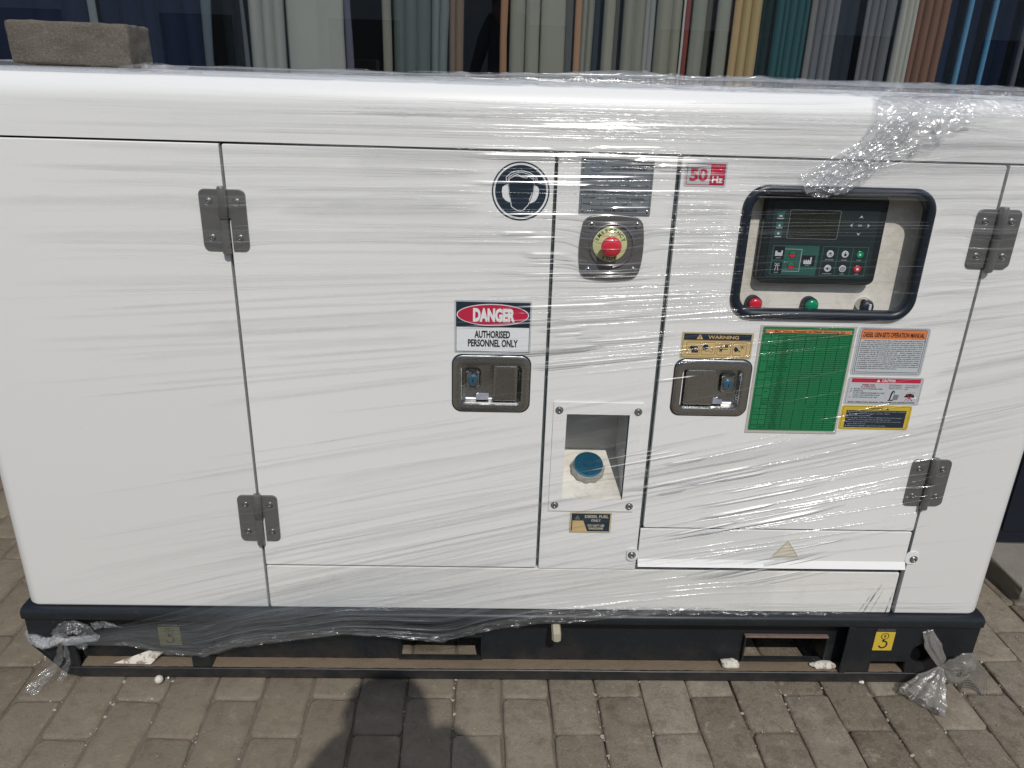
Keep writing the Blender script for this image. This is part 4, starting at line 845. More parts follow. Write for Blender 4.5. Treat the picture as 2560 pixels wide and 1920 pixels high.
# caution
s = sticker('caution_sticker', 0.6675, 0.8105, 0.6565, 0.7120, 0.0040, P_LGREY, 'white caution sticker with red heading')
flatobj('red_heading', MB().flat(rect(0.6745, 0.8050, 0.7010, 0.7090), -0.0008), P_RED, s)
flatobj('border', MB().frame(0.6700, 0.8085, 0.6585, 0.7105, 0.0005, -0.0008, 0.003), P_GREY, s)
flatobj('panel_lines', MB().frame(0.6730, 0.7430, 0.6640, 0.6985, 0.0004, -0.0008, 0.002).frame(0.7455, 0.7740, 0.6640, 0.6985, 0.0004, -0.0008, 0.002).frame(0.7760, 0.8050, 0.6640, 0.6985, 0.0004, -0.0008, 0.002), P_PINK, s)
text('CAUTION', 0.7440, 0.7028, 0.0048, -0.0011, P_WHITE, s, bold=0.03, fit=0.0250, align='CENTER')
flatobj('warning_triangle', MB().flat([(0.7215, 0.7025), (0.7280, 0.7025), (0.7247, 0.7078)], -0.0011), P_WHITE, s)
text('DIESEL FUEL', 0.7080, 0.6950, 0.0026, -0.0009, P_BLACK, s, fit=0.0240, bold=0.02); text('FLAMMABLE', 0.7080, 0.6912, 0.0026, -0.0009, P_RED, s, fit=0.0270, bold=0.02)
for k, l in enumerate(('BE SURE TO STOP THE ENGINE WHEN', 'ADDING FUEL.', 'DO NOT OPERATE THE ENGINE IN POORLY', 'OR IN POORLY VENTILATED PLACES.', '"SLOW" POSITION NO LOAD ONLY')): text(l, 0.6815, 0.6870 - k * 0.0042, 0.0024, -0.0009, P_BLACK, s, align='LEFT', fit=(0.054, 0.019, 0.060, 0.052, 0.048)[k], bold=0.012, res=1)
m = MB()
for z in (0.6872, 0.6828, 0.6706): m.flat([(0.6755, z), (0.6780, z), (0.6767, z + 0.0022)], -0.0009)
m.flat([(0.7500, 0.6650), (0.7610, 0.6650), (0.7600, 0.6665), (0.7545, 0.6670), (0.7560, 0.6780), (0.7590, 0.6850), (0.7560, 0.6860), (0.7535, 0.6800), (0.7520, 0.6670), (0.7500, 0.6665)], -0.0009).flat(rect(0.7592, 0.7604, 0.6790, 0.6845), -0.0009)
m.flat([(0.7795, 0.6725)] + [(0.7900 + 0.0095 * math.cos(R(t)), 0.6725 + 0.0075 * math.sin(R(t))) for t in range(160, -1, -20)], -0.0009).line([(0.7900, 0.6725), (0.7895, 0.6665), (0.7875, 0.6650)], 0.0008, -0.0009)
for k in range(4): m.line([(0.7850 + k * 0.004, 0.6815), (0.7858 + k * 0.004, 0.6830)], 0.0007, -0.0009)
flatobj('pictogram', m, P_BLACK, s); flatobj('tank_pictogram', MB().flat([(0.7585, 0.6670), (0.7680, 0.6670), (0.7700, 0.6770), (0.7600, 0.6775)], -0.0009), P_GREY, s)
flatobj('red_cross', MB().line([(0.7820, 0.6660), (0.7975, 0.6800)], 0.0012, -0.0012).line([(0.7825, 0.6800), (0.7965, 0.6655)], 0.0012, -0.0012), P_RED, s)
for k, l in enumerate(('CHECK THE ENGINE OIL', 'AND THEN OPERATE IT', 'CHANGE OIL EVERY 100hr')): text(l, 0.7470, 0.6955 - k * 0.0034, 0.0018, -0.0009, P_BLACK, s, align='LEFT', fit=0.025, bold=0.01, res=1)
for k, l in enumerate(('DO NOT OPERATE THE', 'ENGINE IN WATER OR', 'RAIN')): text(l, 0.7775, 0.6950 - k * 0.0036, 0.0018, -0.0009, P_BLACK, s, align='LEFT', fit=(0.025, 0.024, 0.006)[k], bold=0.01, res=1)
text('READ OPERATION MANUAL FOR COMPLETE INSTRUCTIONS.', 0.7390, 0.6602, 0.0024, -0.0009, P_BLACK, s, fit=0.1280, bold=0.03)
# yellow warning
s = sticker('yellow_warning_sticker', 0.6665, 0.8010, 0.6045, 0.6545, 0.0045, P_YELLOW, 'yellow warning sticker with black text block')
flatobj('black_field', MB().flat(rect(0.6765, 0.7915, 0.6090, 0.6445), -0.0008), P_DARK, s); flatobj('border', MB().frame(0.6695, 0.7980, 0.6065, 0.6525, 0.0004, -0.0008, 0.003), P_BROWN, s)
text('WARNING', 0.7300, 0.6464, 0.0040, -0.0010, P_BLACK, s, fit=0.0310, bold=0.01)
flatobj('warning_triangle', MB().flat([(0.7510, 0.6460), (0.7570, 0.6460), (0.7540, 0.6508)], -0.0010), P_BROWN, s)
for k, (b, l, w) in enumerate(((1, "Don't use when the Power Breaker is without under overload", 0.106), (0, 'gas machine protection,Load on power output.', 0.078), (1, 'Communication forbidden.', 0.042), (1, 'In the case of AUTO-STOP or lighting of oil pressure gauge', 0.102), (0, 'light, Do not run engine without checking oil level.', 0.082), (1, "Don't interconnect use for more than 15 mins and connect the", 0.102), (0, 'engine before 15 secs.', 0.036), (1, 'Must turn on until the engine before checking.', 0.074))):
    text(l, 0.6822, 0.6412 - k * 0.0042, 0.0020, -0.0010, P_LGREY, s, 'body_text', align='LEFT', fit=w, res=1)
flatobj('bullets', (lambda m: [m.disc(0.6798, 0.6421 - k * 0.0042, 0.0008, -0.0010, 8) for k in (0, 2, 3, 5, 7)] and m)(MB()), P_WHITE, s)
# diesel fuel only
s = sticker('fuel_sticker', 0.1665, 0.2490, 0.3675, 0.4135, 0.0020, P_TANE, 'black diesel fuel only sticker below the filler')
flatobj('dark_field', MB().flat(rect(0.1695, 0.2460, 0.3705, 0.4110), -0.0008), P_DARK, s); flatobj('tan_field', MB().flat([(0.1715, 0.3705), (0.2020, 0.3705), (0.1930, 0.3950), (0.1715, 0.3950)], -0.0010), P_TAN, s)
text('DIESEL FUEL', 0.2190, 0.4015, 0.0062, -0.0011, P_CREAM, s, fit=0.0470, bold=0.012); text('ONLY', 0.2180, 0.3930, 0.0055, -0.0011, P_CREAM, s, fit=0.0190, bold=0.012)
text('DO NOT USE', 0.2190, 0.3815, 0.0048, -0.0011, P_CREAM, s, fit=0.0330, bold=0.02); text('GASOLINE', 0.2190, 0.3750, 0.0048, -0.0011, P_CREAM, s, fit=0.0290, bold=0.02)
flatobj('warning_triangle', MB().line([(0.1770, 0.3985), (0.1850, 0.3985), (0.1810, 0.4060), (0.1770, 0.3985)], 0.0005, -0.0011), P_CREAM, s)
# triangle sticker on the flap
s = build('triangle_sticker', MB().plate([(0.5825, 0.3140), (0.6385, 0.3140), (0.6390, 0.3165), (0.6135, 0.3545), (0.6110, 0.3555), (0.6085, 0.3545), (0.5820, 0.3165)], -0.0022, -0.0016, 0.0001), P_CREAM, gen)
flatobj('outline', MB().line([(0.5885, 0.3175), (0.6330, 0.3175), (0.6350, 0.3195), (0.6130, 0.3515), (0.6105, 0.3515), (0.5868, 0.3195), (0.5885, 0.3175)], 0.0007, -0.0024), P_GREY, s)

# ---- control window
W = empty('control_window', (0.5915, 0, 0.937), gen)
st = 10; A = lambda d, r: rrect(0.4250 + d, 0.7590 - d, 0.8200 + d, 1.0545 - d, r, st)
def Bq(d, r): return rrect(0.4415 + d, 0.7440 - d, 0.8370 + d, 1.0385 - d, r, st)
lo = [(A(0, 0.042), -0.0002), (A(0.0005, 0.0415), -0.0045), (A(0.003, 0.040), -0.0075), (A(0.008, 0.036), -0.0085), (Bq(-0.003, 0.030), -0.0070), (Bq(0, 0.027), -0.0035), (Bq(0.0002, 0.027), 0.0120)]
m = MB(); m.loft([[(x, y, z) for x, z in l] for l, y in lo], False, False); build('window_seal', m, FRAMEM, W, smooth=50)
REV = plain('reveal_grey', (0.42, 0.43, 0.42, 1), 0.5)
m = MB(); m.loft([[(x, 0.0121, z) for x, z in rrect(0.4365, 0.7480, 0.8315, 1.0435, 0.026, 10)], [(x, 0.040, z) for x, z in rrect(0.4300, 0.7680, 0.8100, 1.0500, 0.026, 10)]], False, False); build('reveal', m, REV, W, smooth=50)
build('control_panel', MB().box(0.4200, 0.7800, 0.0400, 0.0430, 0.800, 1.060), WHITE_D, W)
# controller
Cn = empty('controller', (0.58, 0.03, 0.957), gen)
build('housing', MB().plate(rrect(0.4745, 0.6880, 0.8800, 1.0380, 0.013, 6), 0.0210, 0.0398, 0.0022), CTRL, Cn)
build('face', MB().plate(rrect(0.4870, 0.6750, 0.8900, 1.0270, 0.006, 5), 0.0200, 0.0209, 0.0004), CTRL2, Cn)
build('screen', MB().flat(rect(0.5180, 0.6045, 0.9625, 1.0100), 0.0197), SCREEN, Cn)
m = MB().frame(0.5165, 0.6060, 0.9610, 1.0112, 0.0009, 0.0195, 0.003); m.keep = True; build('screen_border', m, P_GREY, Cn)
y = 0.0197
m = MB()
for z in (0.9645, 0.9800, 0.9960): m.flat(rect(0.4945, 0.5075, z - 0.002, z + 0.0100), y)
m.flat(rect(0.4955, 0.5785, 0.8960, 0.9490), y); m.keep = True
flatobj('teal_field', m, P_TEAL, Cn)
m = MB(); m.flat(rect(0.4980, 0.5175, 0.9235, 0.9470), 0.0195).flat(rect(0.4980, 0.5170, 0.8980, 0.9205), 0.0195).flat(rect(0.5500, 0.5740, 0.9125, 0.9320), 0.0195)
m.disc(0.5325, 0.9335, 0.0066, 0.0195, 20).disc(0.5325, 0.9135, 0.0066, 0.0195, 20)
flatobj('black_fields', m, P_BLACK, Cn)
m = MB()
for k in range(4): m.flat(rect(0.5850 + k * 0.02685, 0.5866 + k * 0.02685, 0.8960, 0.9490), y)
for k in range(3): m.flat(rect(0.5866, 0.6656, 0.8960 + k * 0.0257, 0.8976 + k * 0.0257), 0.0196)
flatobj('button_grid', m, P_TEAL, Cn)
m = MB()
m.flat([(0.5010, 0.9300), (0.5140, 0.9300), (0.5145, 0.9395), (0.5120, 0.9400), (0.5110, 0.9360), (0.5050, 0.9360), (0.5045, 0.9390), (0.5010, 0.9390)], 0.0193)
m.line([(0.5045, 0.9035), (0.5070, 0.9165)], 0.0010, 0.0193).line([(0.5105, 0.9035), (0.5080, 0.9165)], 0.0010, 0.0193).line([(0.5025, 0.9130), (0.5125, 0.9130)], 0.0010, 0.0193).line([(0.5035, 0.9160), (0.5115, 0.9160)], 0.0010, 0.0193)
m.flat([(0.5540, 0.9165), (0.5680, 0.9165), (0.5680, 0.9290), (0.5655, 0.9290), (0.5650, 0.9220), (0.5620, 0.9250), (0.5610, 0.9220), (0.5580, 0.9250), (0.5570, 0.9220), (0.5540, 0.9245)], 0.0193)
m.line([(0.5175, 0.9425), (0.5480, 0.9425), (0.5480, 0.9030), (0.5175, 0.9030)], 0.0007, 0.0193).line([(0.5480, 0.9220), (0.5500, 0.9220)], 0.0007, 0.0193)
m.flat([(0.4985, 0.9815), (0.5035, 0.9815), (0.5010, 0.9865)], 0.0193).disc(0.5010, 0.9695, 0.0022, 0.0193, 10).flat(rect(0.4985, 0.5035, 0.9985, 1.0010), 0.0193)
for z in (0.9635, 0.9790, 0.9950): m.flat(rect(0.4955, 0.5065, z - 0.0004, z + 0.0008), 0.0193)
for dx, dz in ((0, 1), (1, 0), (0, -1), (-1, 0)):
    c = Vector((0.6425, 0.9865)) + Vector((dx, dz)) * 0.0150; t_ = Vector((dx, dz)) * 0.0026; n_ = Vector((-dz, dx)) * 0.0036
    m.flat([tuple(c + t_), tuple(c - t_ + n_), tuple(c - t_ * 0.3), tuple(c - t_ - n_)], 0.0193)
flatobj('icons', m, P_LGREY, Cn)['kind'] = 'stuff'
text('OK', 0.6425, 0.9848, 0.0034, 0.0193, P_LGREY, Cn, bold=0.02); text('GENSET', 0.5078, 0.9255, 0.0018, 0.0193, P_LGREY, Cn); text('MAINS', 0.5075, 0.8995, 0.0018, 0.0193, P_LGREY, Cn); text('LOAD', 0.5615, 0.9135, 0.0018, 0.0193, P_LGREY, Cn)
for i, (a, b) in enumerate((('TEST/ISLAND', 'ALARM MUTE'), ('MANUAL', 'AUTO'), ('START', 'STOP'))):
    x = 0.5993 + i * 0.02685
    text(a, x, 0.9242, 0.0019, 0.0193, P_LGREY, Cn); text(b, x, 0.8990, 0.0019, 0.0193, P_LGREY, Cn)
    for z, mt in ((0.9355, GREEN_B if i == 2 else P_LGREY), (0.9095, RED_B if i == 2 else P_LGREY)):
        build('button', MB().lathe((x, 0.0199, z), (0, -1, 0), [(0.0063, 0), (0.0063, 0.0006), (0.0058, 0.0009), (0.001, 0.0010)], 20), mt, Cn, smooth=30)
m = MB(); yy = 0.0187
m.line([(0.5970, 0.9320), (0.5993, 0.9390), (0.6016, 0.9320)], 0.0010, yy).line([(0.5968, 0.9370), (0.6018, 0.9370)], 0.0010, yy)
m.flat([(0.6250, 0.9325), (0.6285, 0.9325), (0.6292, 0.9360), (0.6265, 0.9365), (0.6262, 0.9395), (0.6252, 0.9395), (0.6250, 0.9355), (0.6240, 0.9350)], yy)
m.flat([(0.5960, 0.9083), (0.5980, 0.9083), (0.6003, 0.9062), (0.6003, 0.9128), (0.5980, 0.9107), (0.5960, 0.9107)], yy).line([(0.6012, 0.9080), (0.6030, 0.9110)], 0.0007, yy)
m.ring(circ(0.6262, 0.9095, 0.0042, 20), circ(0.6262, 0.9095, 0.0033, 20), yy).ring(circ(0.6262, 0.9095, 0.0020, 14), circ(0.6262, 0.9095, 0.0012, 14), yy)
flatobj('button_marks', m, P_BLACK, Cn)
flatobj('start_stop_marks', MB().flat([(0.6522, 0.9332), (0.6522, 0.9378), (0.6555, 0.9355)], yy).flat(rect(0.6508, 0.6515, 0.9332, 0.9378), yy).flat(rect(0.6510, 0.6550, 0.9076, 0.9114), yy), P_WHITE, Cn)
m = MB()
for z in (0.9335, 0.9135): m.flat([(0.5325 + 0.0056 * math.cos(R(t)), z + 0.0004 + 0.0056 * math.sin(R(t))) for t in range(0, 181, 20)], 0.0192)
flatobj('green_halves', m, P_GREEN, Cn)
m = MB()
for z in (0.9335, 0.9135): m.flat([(0.5325 + 0.0056 * math.cos(R(t)), z - 0.0004 + 0.0056 * math.sin(R(t))) for t in range(180, 361, 20)], 0.0192)
flatobj('red_halves', m, P_RED, Cn)
# pilot lights and switch
for x, mt, nm in ((0.4800, RED_B, 'red_lamp'), (0.5835, GREEN_B, 'green_lamp'), (0.6855, GASKET, 'key_switch')):
    pl = empty(nm, (x, 0.02, 0.8395), gen)
    build('bezel', MB().lathe((x, 0.0398, 0.8395), (0, -1, 0), [(0.0140, 0), (0.0140, 0.0150), (0.0128, 0.0172), (0.0118, 0.0172)], 32), GASKET if nm != 'key_switch' else CHROME, pl, smooth=40)
    build('lens', MB().lathe((x, 0.0240, 0.8395), (0, -1, 0), [(0.0118, 0), (0.0118, 0.0045), (0.0105, 0.0068), (0.0060, 0.0082), (0.0010, 0.0086)], 32), mt, pl, smooth=60)
    if nm == 'key_switch': build('handle', MB().box(x - 0.001, x + 0.0035, 0.0110, 0.0165, 0.8300, 0.8470), P_LGREY, pl, bevel=0.0005)

# ---- skid
prof = [(-0.945, -0.0040), (-0.9475, -0.0060)]
m = MB()
lip = [(-0.008, 0.1515), (-0.0155, 0.1530), (-0.0165, 0.1560), (-0.0165, 0.1680), (-0.0120, 0.1730), (-0.004, 0.1746), (0.84, 0.1746), (0.84, 0.1515)]
xs = [(-0.9475, 0.006), (-0.9465, 0.002), (-0.944, 0.0), (1.058, 0.0), (1.0605, 0.002), (1.0615, 0.006)]
m.loft([[(x, y_ + (d if y_ < 0.01 else 0), z) for y_, z in lip] for x, d in xs]); build('skid_top_rail', m, SKID, gen, smooth=40)
WY, XS = 0.0200, 1.0188      # the long web stands back from the rail; the end plates stand flush with it
hw = [rect(-0.1778, -0.0066, 0.0345, 0.0855)[::-1], rect(0.5675, 0.7427, 0.0375, 0.0960)[::-1]]
build('skid_web', MB().plate([(-0.9340, 0.0275), (1.0470, 0.0275), (1.0470, 0.1514), (-0.9340, 0.1514)], WY, WY + 0.007, 0.0, hw), SKID, gen)
build('end_plate', MB().plate([(-0.9430, 0.0840), (-0.9070, 0.0390), (-0.8800, 0.0275), (-0.8520, 0.0275), (-0.8520, 0.0560), (-0.8600, 0.1514), (-0.9430, 0.1514)], -0.0100, -0.0040, 0.0), SKID, gen)
build('end_plate', MB().plate([(0.7800, 0.0275), (0.8380, 0.0275), (0.8380, 0.0570), (0.9140, 0.0570), (0.9180, 0.0275), (1.0000, 0.0275), (1.0560, 0.0560), (1.0580, 0.1514), (0.7800, 0.1514)], -0.0100, -0.0040, 0.0, [circ(0.9460, 0.0800, 0.0250, 28)[::-1]]), SKID, gen)
build('skid_side', MB().plate([(-0.9430, 0.1514), (-0.9430, 0.03), (1.0560, 0.03), (1.0560, 0.1514)], 0.822, 0.830, 0.0), SKID, gen)
build('skid_end', MB().box(-0.9428, -0.9350, -0.0038, 0.8215, 0.085, 0.1514), SKID, gen); build('skid_end', MB().box(1.0480, 1.0560, -0.0038, 0.8215, 0.0575, 0.1514), SKID, gen)
rl = MB(); N = 90; lps = []
for i in range(N + 1):
    x = -0.8790 + (1.8900) * i / N; w = 0.0010 * noise.noise((x * 4, 0, 0)) + 0.0006 * noise.noise((x * 15, 3, 0)); z1 = 0.0270 + w
    z0 = 0.0030 if 0 < i < N else 0.010
    lps.append([(x, -0.0125, z0), (x, -0.0080, z0), (x, -0.0080, z1 - 0.004), (x, WY - 0.0002, z1 - 0.004), (x, WY - 0.0002, z1 - 0.0015), (x, -0.0100, z1 - 0.0006), (x, -0.0110, z1 - 0.0002), (x, -0.0125, z1 - 0.0014)])
rl.loft(lps); build('skid_bottom_rail', rl, SKID, gen)
build('skid_foot', MB().plate([(-0.9400, 0.0835), (-0.8790, 0.0060), (-0.8790, 0.0272), (-0.9000, 0.0380)], -0.0120, -0.0105, 0.0), SKID, gen)
# dust lying on the flange between rail and web
dm = MB(); nx, ny = 260, 6
for b in range(ny + 1):
    for a in range(nx + 1):
        x = -0.850 + 1.765 * a / nx; v = b / ny; y = -0.0085 + (WY - 0.0005 + 0.0085) * v + (0.0012 * noise.noise((x * 60, 0, 3)) if b == 0 else 0); dm.v.append((x, y, 0.0272 + 0.0016 * math.sin(math.pi * min(1, v * 1.3) * 0.5) + 0.0010 * noise.noise((x * 40, y * 60, 1)) + 0.0005 * noise.noise((x * 160, y * 160, 4))))
dm.f = [(b * (nx + 1) + a, b * (nx + 1) + a + 1, (b + 1) * (nx + 1) + a + 1, (b + 1) * (nx + 1) + a) for b in range(ny) for a in range(nx)]
o = build('dust_drift', dm, DUST, smooth=180); tag(o, 'brown dust lying along the flange above the bottom rail of the black skid', 'dust', kind='stuff')
build('gusset', MB().box(-0.6165, -0.5760, -0.0110, WY - 0.0003, 0.0285, 0.0800), SKID, gen, bevel=0.002)
for i, x in enumerate((-0.852, -0.30, 0.28, 0.80)): build('crossbar', MB().box(x + 0.004, x + 0.030, WY + 0.0075, 0.8215, 0.085, 0.1514), SKID, gen)
for x0, x1, zb, zt in ((-0.1778, -0.0066, 0.0345, 0.0855), (0.5675, 0.7427, 0.0375, 0.0960)):
    build('pocket_cheek', MB().box(x0 - 0.004, x0 - 0.0005, WY - 0.010, 0.13, zb, zt + 0.004), SKID, gen); build('pocket_cheek', MB().box(x1 + 0.0005, x1 + 0.004, WY - 0.010, 0.13, zb, zt + 0.004), SKID, gen)
    build('pocket_rim', MB().box(x0 - 0.004, x1 + 0.004, WY - 0.0110 if x0 > 0 else WY - 0.004, WY - 0.0004, zt + 0.0042, zt + 0.0090), RUST if x0 > 0 else SKID, gen, bevel=0.0015)
    build('pocket_bar', MB().box(x0 + 0.0005, x1 - 0.0005, WY - 0.0060, WY - 0.0004, zb - 0.0035, zb + 0.0025), SKID, gen)
build('skid_post', MB().box(0.772, 0.786, -0.0150, -0.0104, 0.0285, 0.1508), SKID, gen, bevel=0.002)
# lifting stickers
P_VEILY = plain('print_veiled_yellow', (0.13, 0.12, 0.05, 1), 0.6, vary=0.3)  # left sticker's yellow: haze of the film in front put into the colour
def lift(x0, x1, Y, dz, lab):
    s = build('lifting_sticker', MB().plate(rrect(x0, x1, 0.0875 + dz, 0.1490 + dz, 0.001, 2), Y - 0.0008, Y - 0.0002, 0.0), P_BLACK, gen); s['label'] = lab
    flatobj('yellow_field', MB().flat(rect(x0 + 0.0005, x1 - 0.0005, 0.0880 + dz, 0.1370 + dz), Y - 0.0012), P_YELLOW if x0 > 0 else P_VEILY, s)
    cx = (x0 + x1) / 2; m = MB(); m.ring(circ(cx, 0.1255 + dz, 0.0085, 24), circ(cx, 0.1255 + dz, 0.0070, 24), Y - 0.0016)
    m.flat([(a, b + dz) for a, b in [(cx - 0.001, 0.1215), (cx + 0.001, 0.1215), (cx + 0.001, 0.1255), (cx + 0.003, 0.1255), (cx, 0.1295), (cx - 0.003, 0.1255), (cx - 0.001, 0.1255)]], Y - 0.0016)
    pts = [(cx, 0.1170), (cx - 0.0035, 0.1130), (cx + 0.0045, 0.1120), (cx + 0.0080, 0.1060), (cx + 0.0060, 0.0985), (cx, 0.0950), (cx - 0.0060, 0.0965), (cx - 0.0090, 0.1010)]
    m.line([(a, b + dz) for a, b in pts], 0.0034, Y - 0.0016); flatobj('hook_pictogram', m, P_BLACK, s)
    text('CAUTION', cx, 0.1400 + dz, 0.0042, Y - 0.0012, P_GREY, s, fit=0.036)
lift(0.8335, 0.8765, -0.0100, 0.0, 'lifting hook sticker at the right end of the skid'); lift(-0.6920, -0.6450, WY, -0.0285, 'lifting hook sticker under the film at the left end of the skid')
# drain stub
m = MB().tube([(0.150, 0.018, 0.146), (0.1500, -0.010, 0.146), (0.1510, -0.0255, 0.136), (0.1512, -0.0265, 0.123)], [0.0095, 0.0098, 0.0100, 0.0100], 8)
build('drain_stub', m, BEIGE, gen, smooth=20)
flush_text()
# ---------------------------------------------------------------- small things on the ground
m = MB(); m.lathe((-0.684, -0.026, 0.0), (0, 0, 1), [(0.0030, 0.0002), (0.0072, 0.0028), (0.0090, 0.0080), (0.0078, 0.0130), (0.0040, 0.0166), (0.0008, 0.0175)], 20)
o = build('round_pebble', m, plain('cream_pebble', (0.62, 0.58, 0.50, 1), 0.55, vary=0.1), smooth=70); tag(o, 'round cream pebble in front of the skid rail near the left end', 'pebble')
m = MB(); rnd = random.Random(2); pebble(m, -0.669, -0.016, 0.003, 0.0042, rnd, 0.9, 0.08); o = build('small_pebble', m, STONEW, smooth=60); tag(o, 'tiny white pebble touching the round cream pebble', 'pebble')
def mk_shard():
    t = NT('tile_shard'); p = t.pos(); n = t.noise(p, 60, 4, 0.7)
    return t.done(t.bsdf(t.mix(t.ramp(n, [(0.52, 0.0), (0.58, 0.85)]), (0.62, 0.58, 0.51, 1), (0.20, 0.16, 0.11, 1)), 0.8, 0, 0.3, t.bump(n, 0.6, 0.002)))
sh = MB(); top = [(-0.786, -0.004, 0.0300), (-0.716, 0.0145, 0.0500), (-0.688, 0.0140, 0.0460), (-0.706, -0.007, 0.0310)]; bot = [(x, y + 0.0035, max(z - 0.006, 0.0285)) for x, y, z in top]
sh.loft([bot, top]); o = build('tile_shard', sh, mk_shard(), bevel=0.001); tag(o, 'whitish broken tile shard lying on the skid flange at the left', 'shard')
def rock(name, x, y, sx, sy, sz, seed, label, zb=0.0285):
    ico = bmesh.new(); bmesh.ops.create_icosphere(ico, subdivisions=3, radius=1.0); m = MB()
    for v in ico.verts:
        c = v.co; k = 1 + 0.28 * noise.noise((c.x * 1.3 + seed, c.y * 1.3, c.z * 1.3)) + 0.10 * noise.noise((c.x * 4 + seed, c.y * 4, c.z * 4))
        m.v.append((x + c.x * sx * k, y + c.y * sy * k, max(zb, zb + sz * 0.75 + c.z * sz * k)))
    m.f = [tuple(v.index for v in f.verts) for f in ico.faces]; ico.free()
    o = build(name, m, mk_shard() if seed in (3, 8) else STONEW, smooth=35); tag(o, label, 'stone')
rock('white_stone', 0.537, 0.004, 0.021, 0.012, 0.010, 3, 'lumpy white stone lying on the flange below the right fork pocket')
rock('white_stone', 0.742, 0.004, 0.026, 0.011, 0.008, 8, 'flat white stone lying on the flange left of the skid post')
rock('white_stone', 0.828, -0.012, 0.006, 0.005, 0.003, 5, 'small white chip in front of the rail beside the lifting sticker', 0.0005)

# ---------------------------------------------------------------- clear stretch film
wrap = empty('stretch_wrap', (0.057, -0.01, 0.6)); tag(wrap, 'clear stretch film pulled in tight streaks round the generator and knotted at the lower corners', 'plastic film')
def interp(x, pts):
    if x <= pts[0][0]: return pts[0][1]
    for (a, b), (c, d) in zip(pts[:-1], pts[1:]):
        if x <= c: return b + (d - b) * (x - a) / (c - a)
    return pts[-1][1]
SLOPE = [(0.16, 0.20), (0.22, 0.24), (0.32, 0.27), (0.5, 0.235), (0.62, 0.20), (0.72, 0.13), (0.80, 0.085), (0.90, 0.045), (1.0, 0.022), (1.1, 0.010), (1.2, 0.004)]
BUMPS = [(0.2035, 0.948, 0.040, 0.034, 0.034), (-0.449, 0.972, 0.030, 0.055, 0.013), (-0.445, 0.39, 0.030, 0.055, 0.013), (0.872, 0.972, 0.030, 0.055, 0.013), (0.867, 0.492, 0.030, 0.055, 0.013), (0.59, 1.04, 0.17, 0.02, 0.006), (0.59, 0.83, 0.17, 0.02, 0.006), (0.43, 0.93, 0.02, 0.10, 0.006), (0.755, 0.93, 0.02, 0.10, 0.006)]
def ysurf(x, z):
    y = -0.0035
    for bx, bz, wx, wz, d in BUMPS:
        q = ((x - bx) / wx) ** 2 + ((z - bz) / wz) ** 2
        if q < 9: y = min(y, -0.0035 - d * math.exp(-q * 0.7))
    if z > 1.157:
        k = min((z - 1.157) / 0.046, 1.0); y += 0.046 * (1 - math.sqrt(max(0.0, 1 - k * k)))
    if x < -0.912: k = min((-0.912 - x) / 0.03, 1); y += 0.03 * (1 - math.sqrt(1 - k * k))
    if x > 1.026: k = min((x - 1.026) / 0.03, 1); y += 0.03 * (1 - math.sqrt(1 - k * k))
    return y
QUIET = [(-0.07, 0.08, 0.62, 0.85), (0.34, 0.81, 0.60, 0.81), (0.44, 0.74, 0.84, 1.04), (0.14, 0.28, 0.88, 1.09), (0.0, 0.10, 0.98, 1.08), (0.315, 0.395, 1.045, 1.09)]
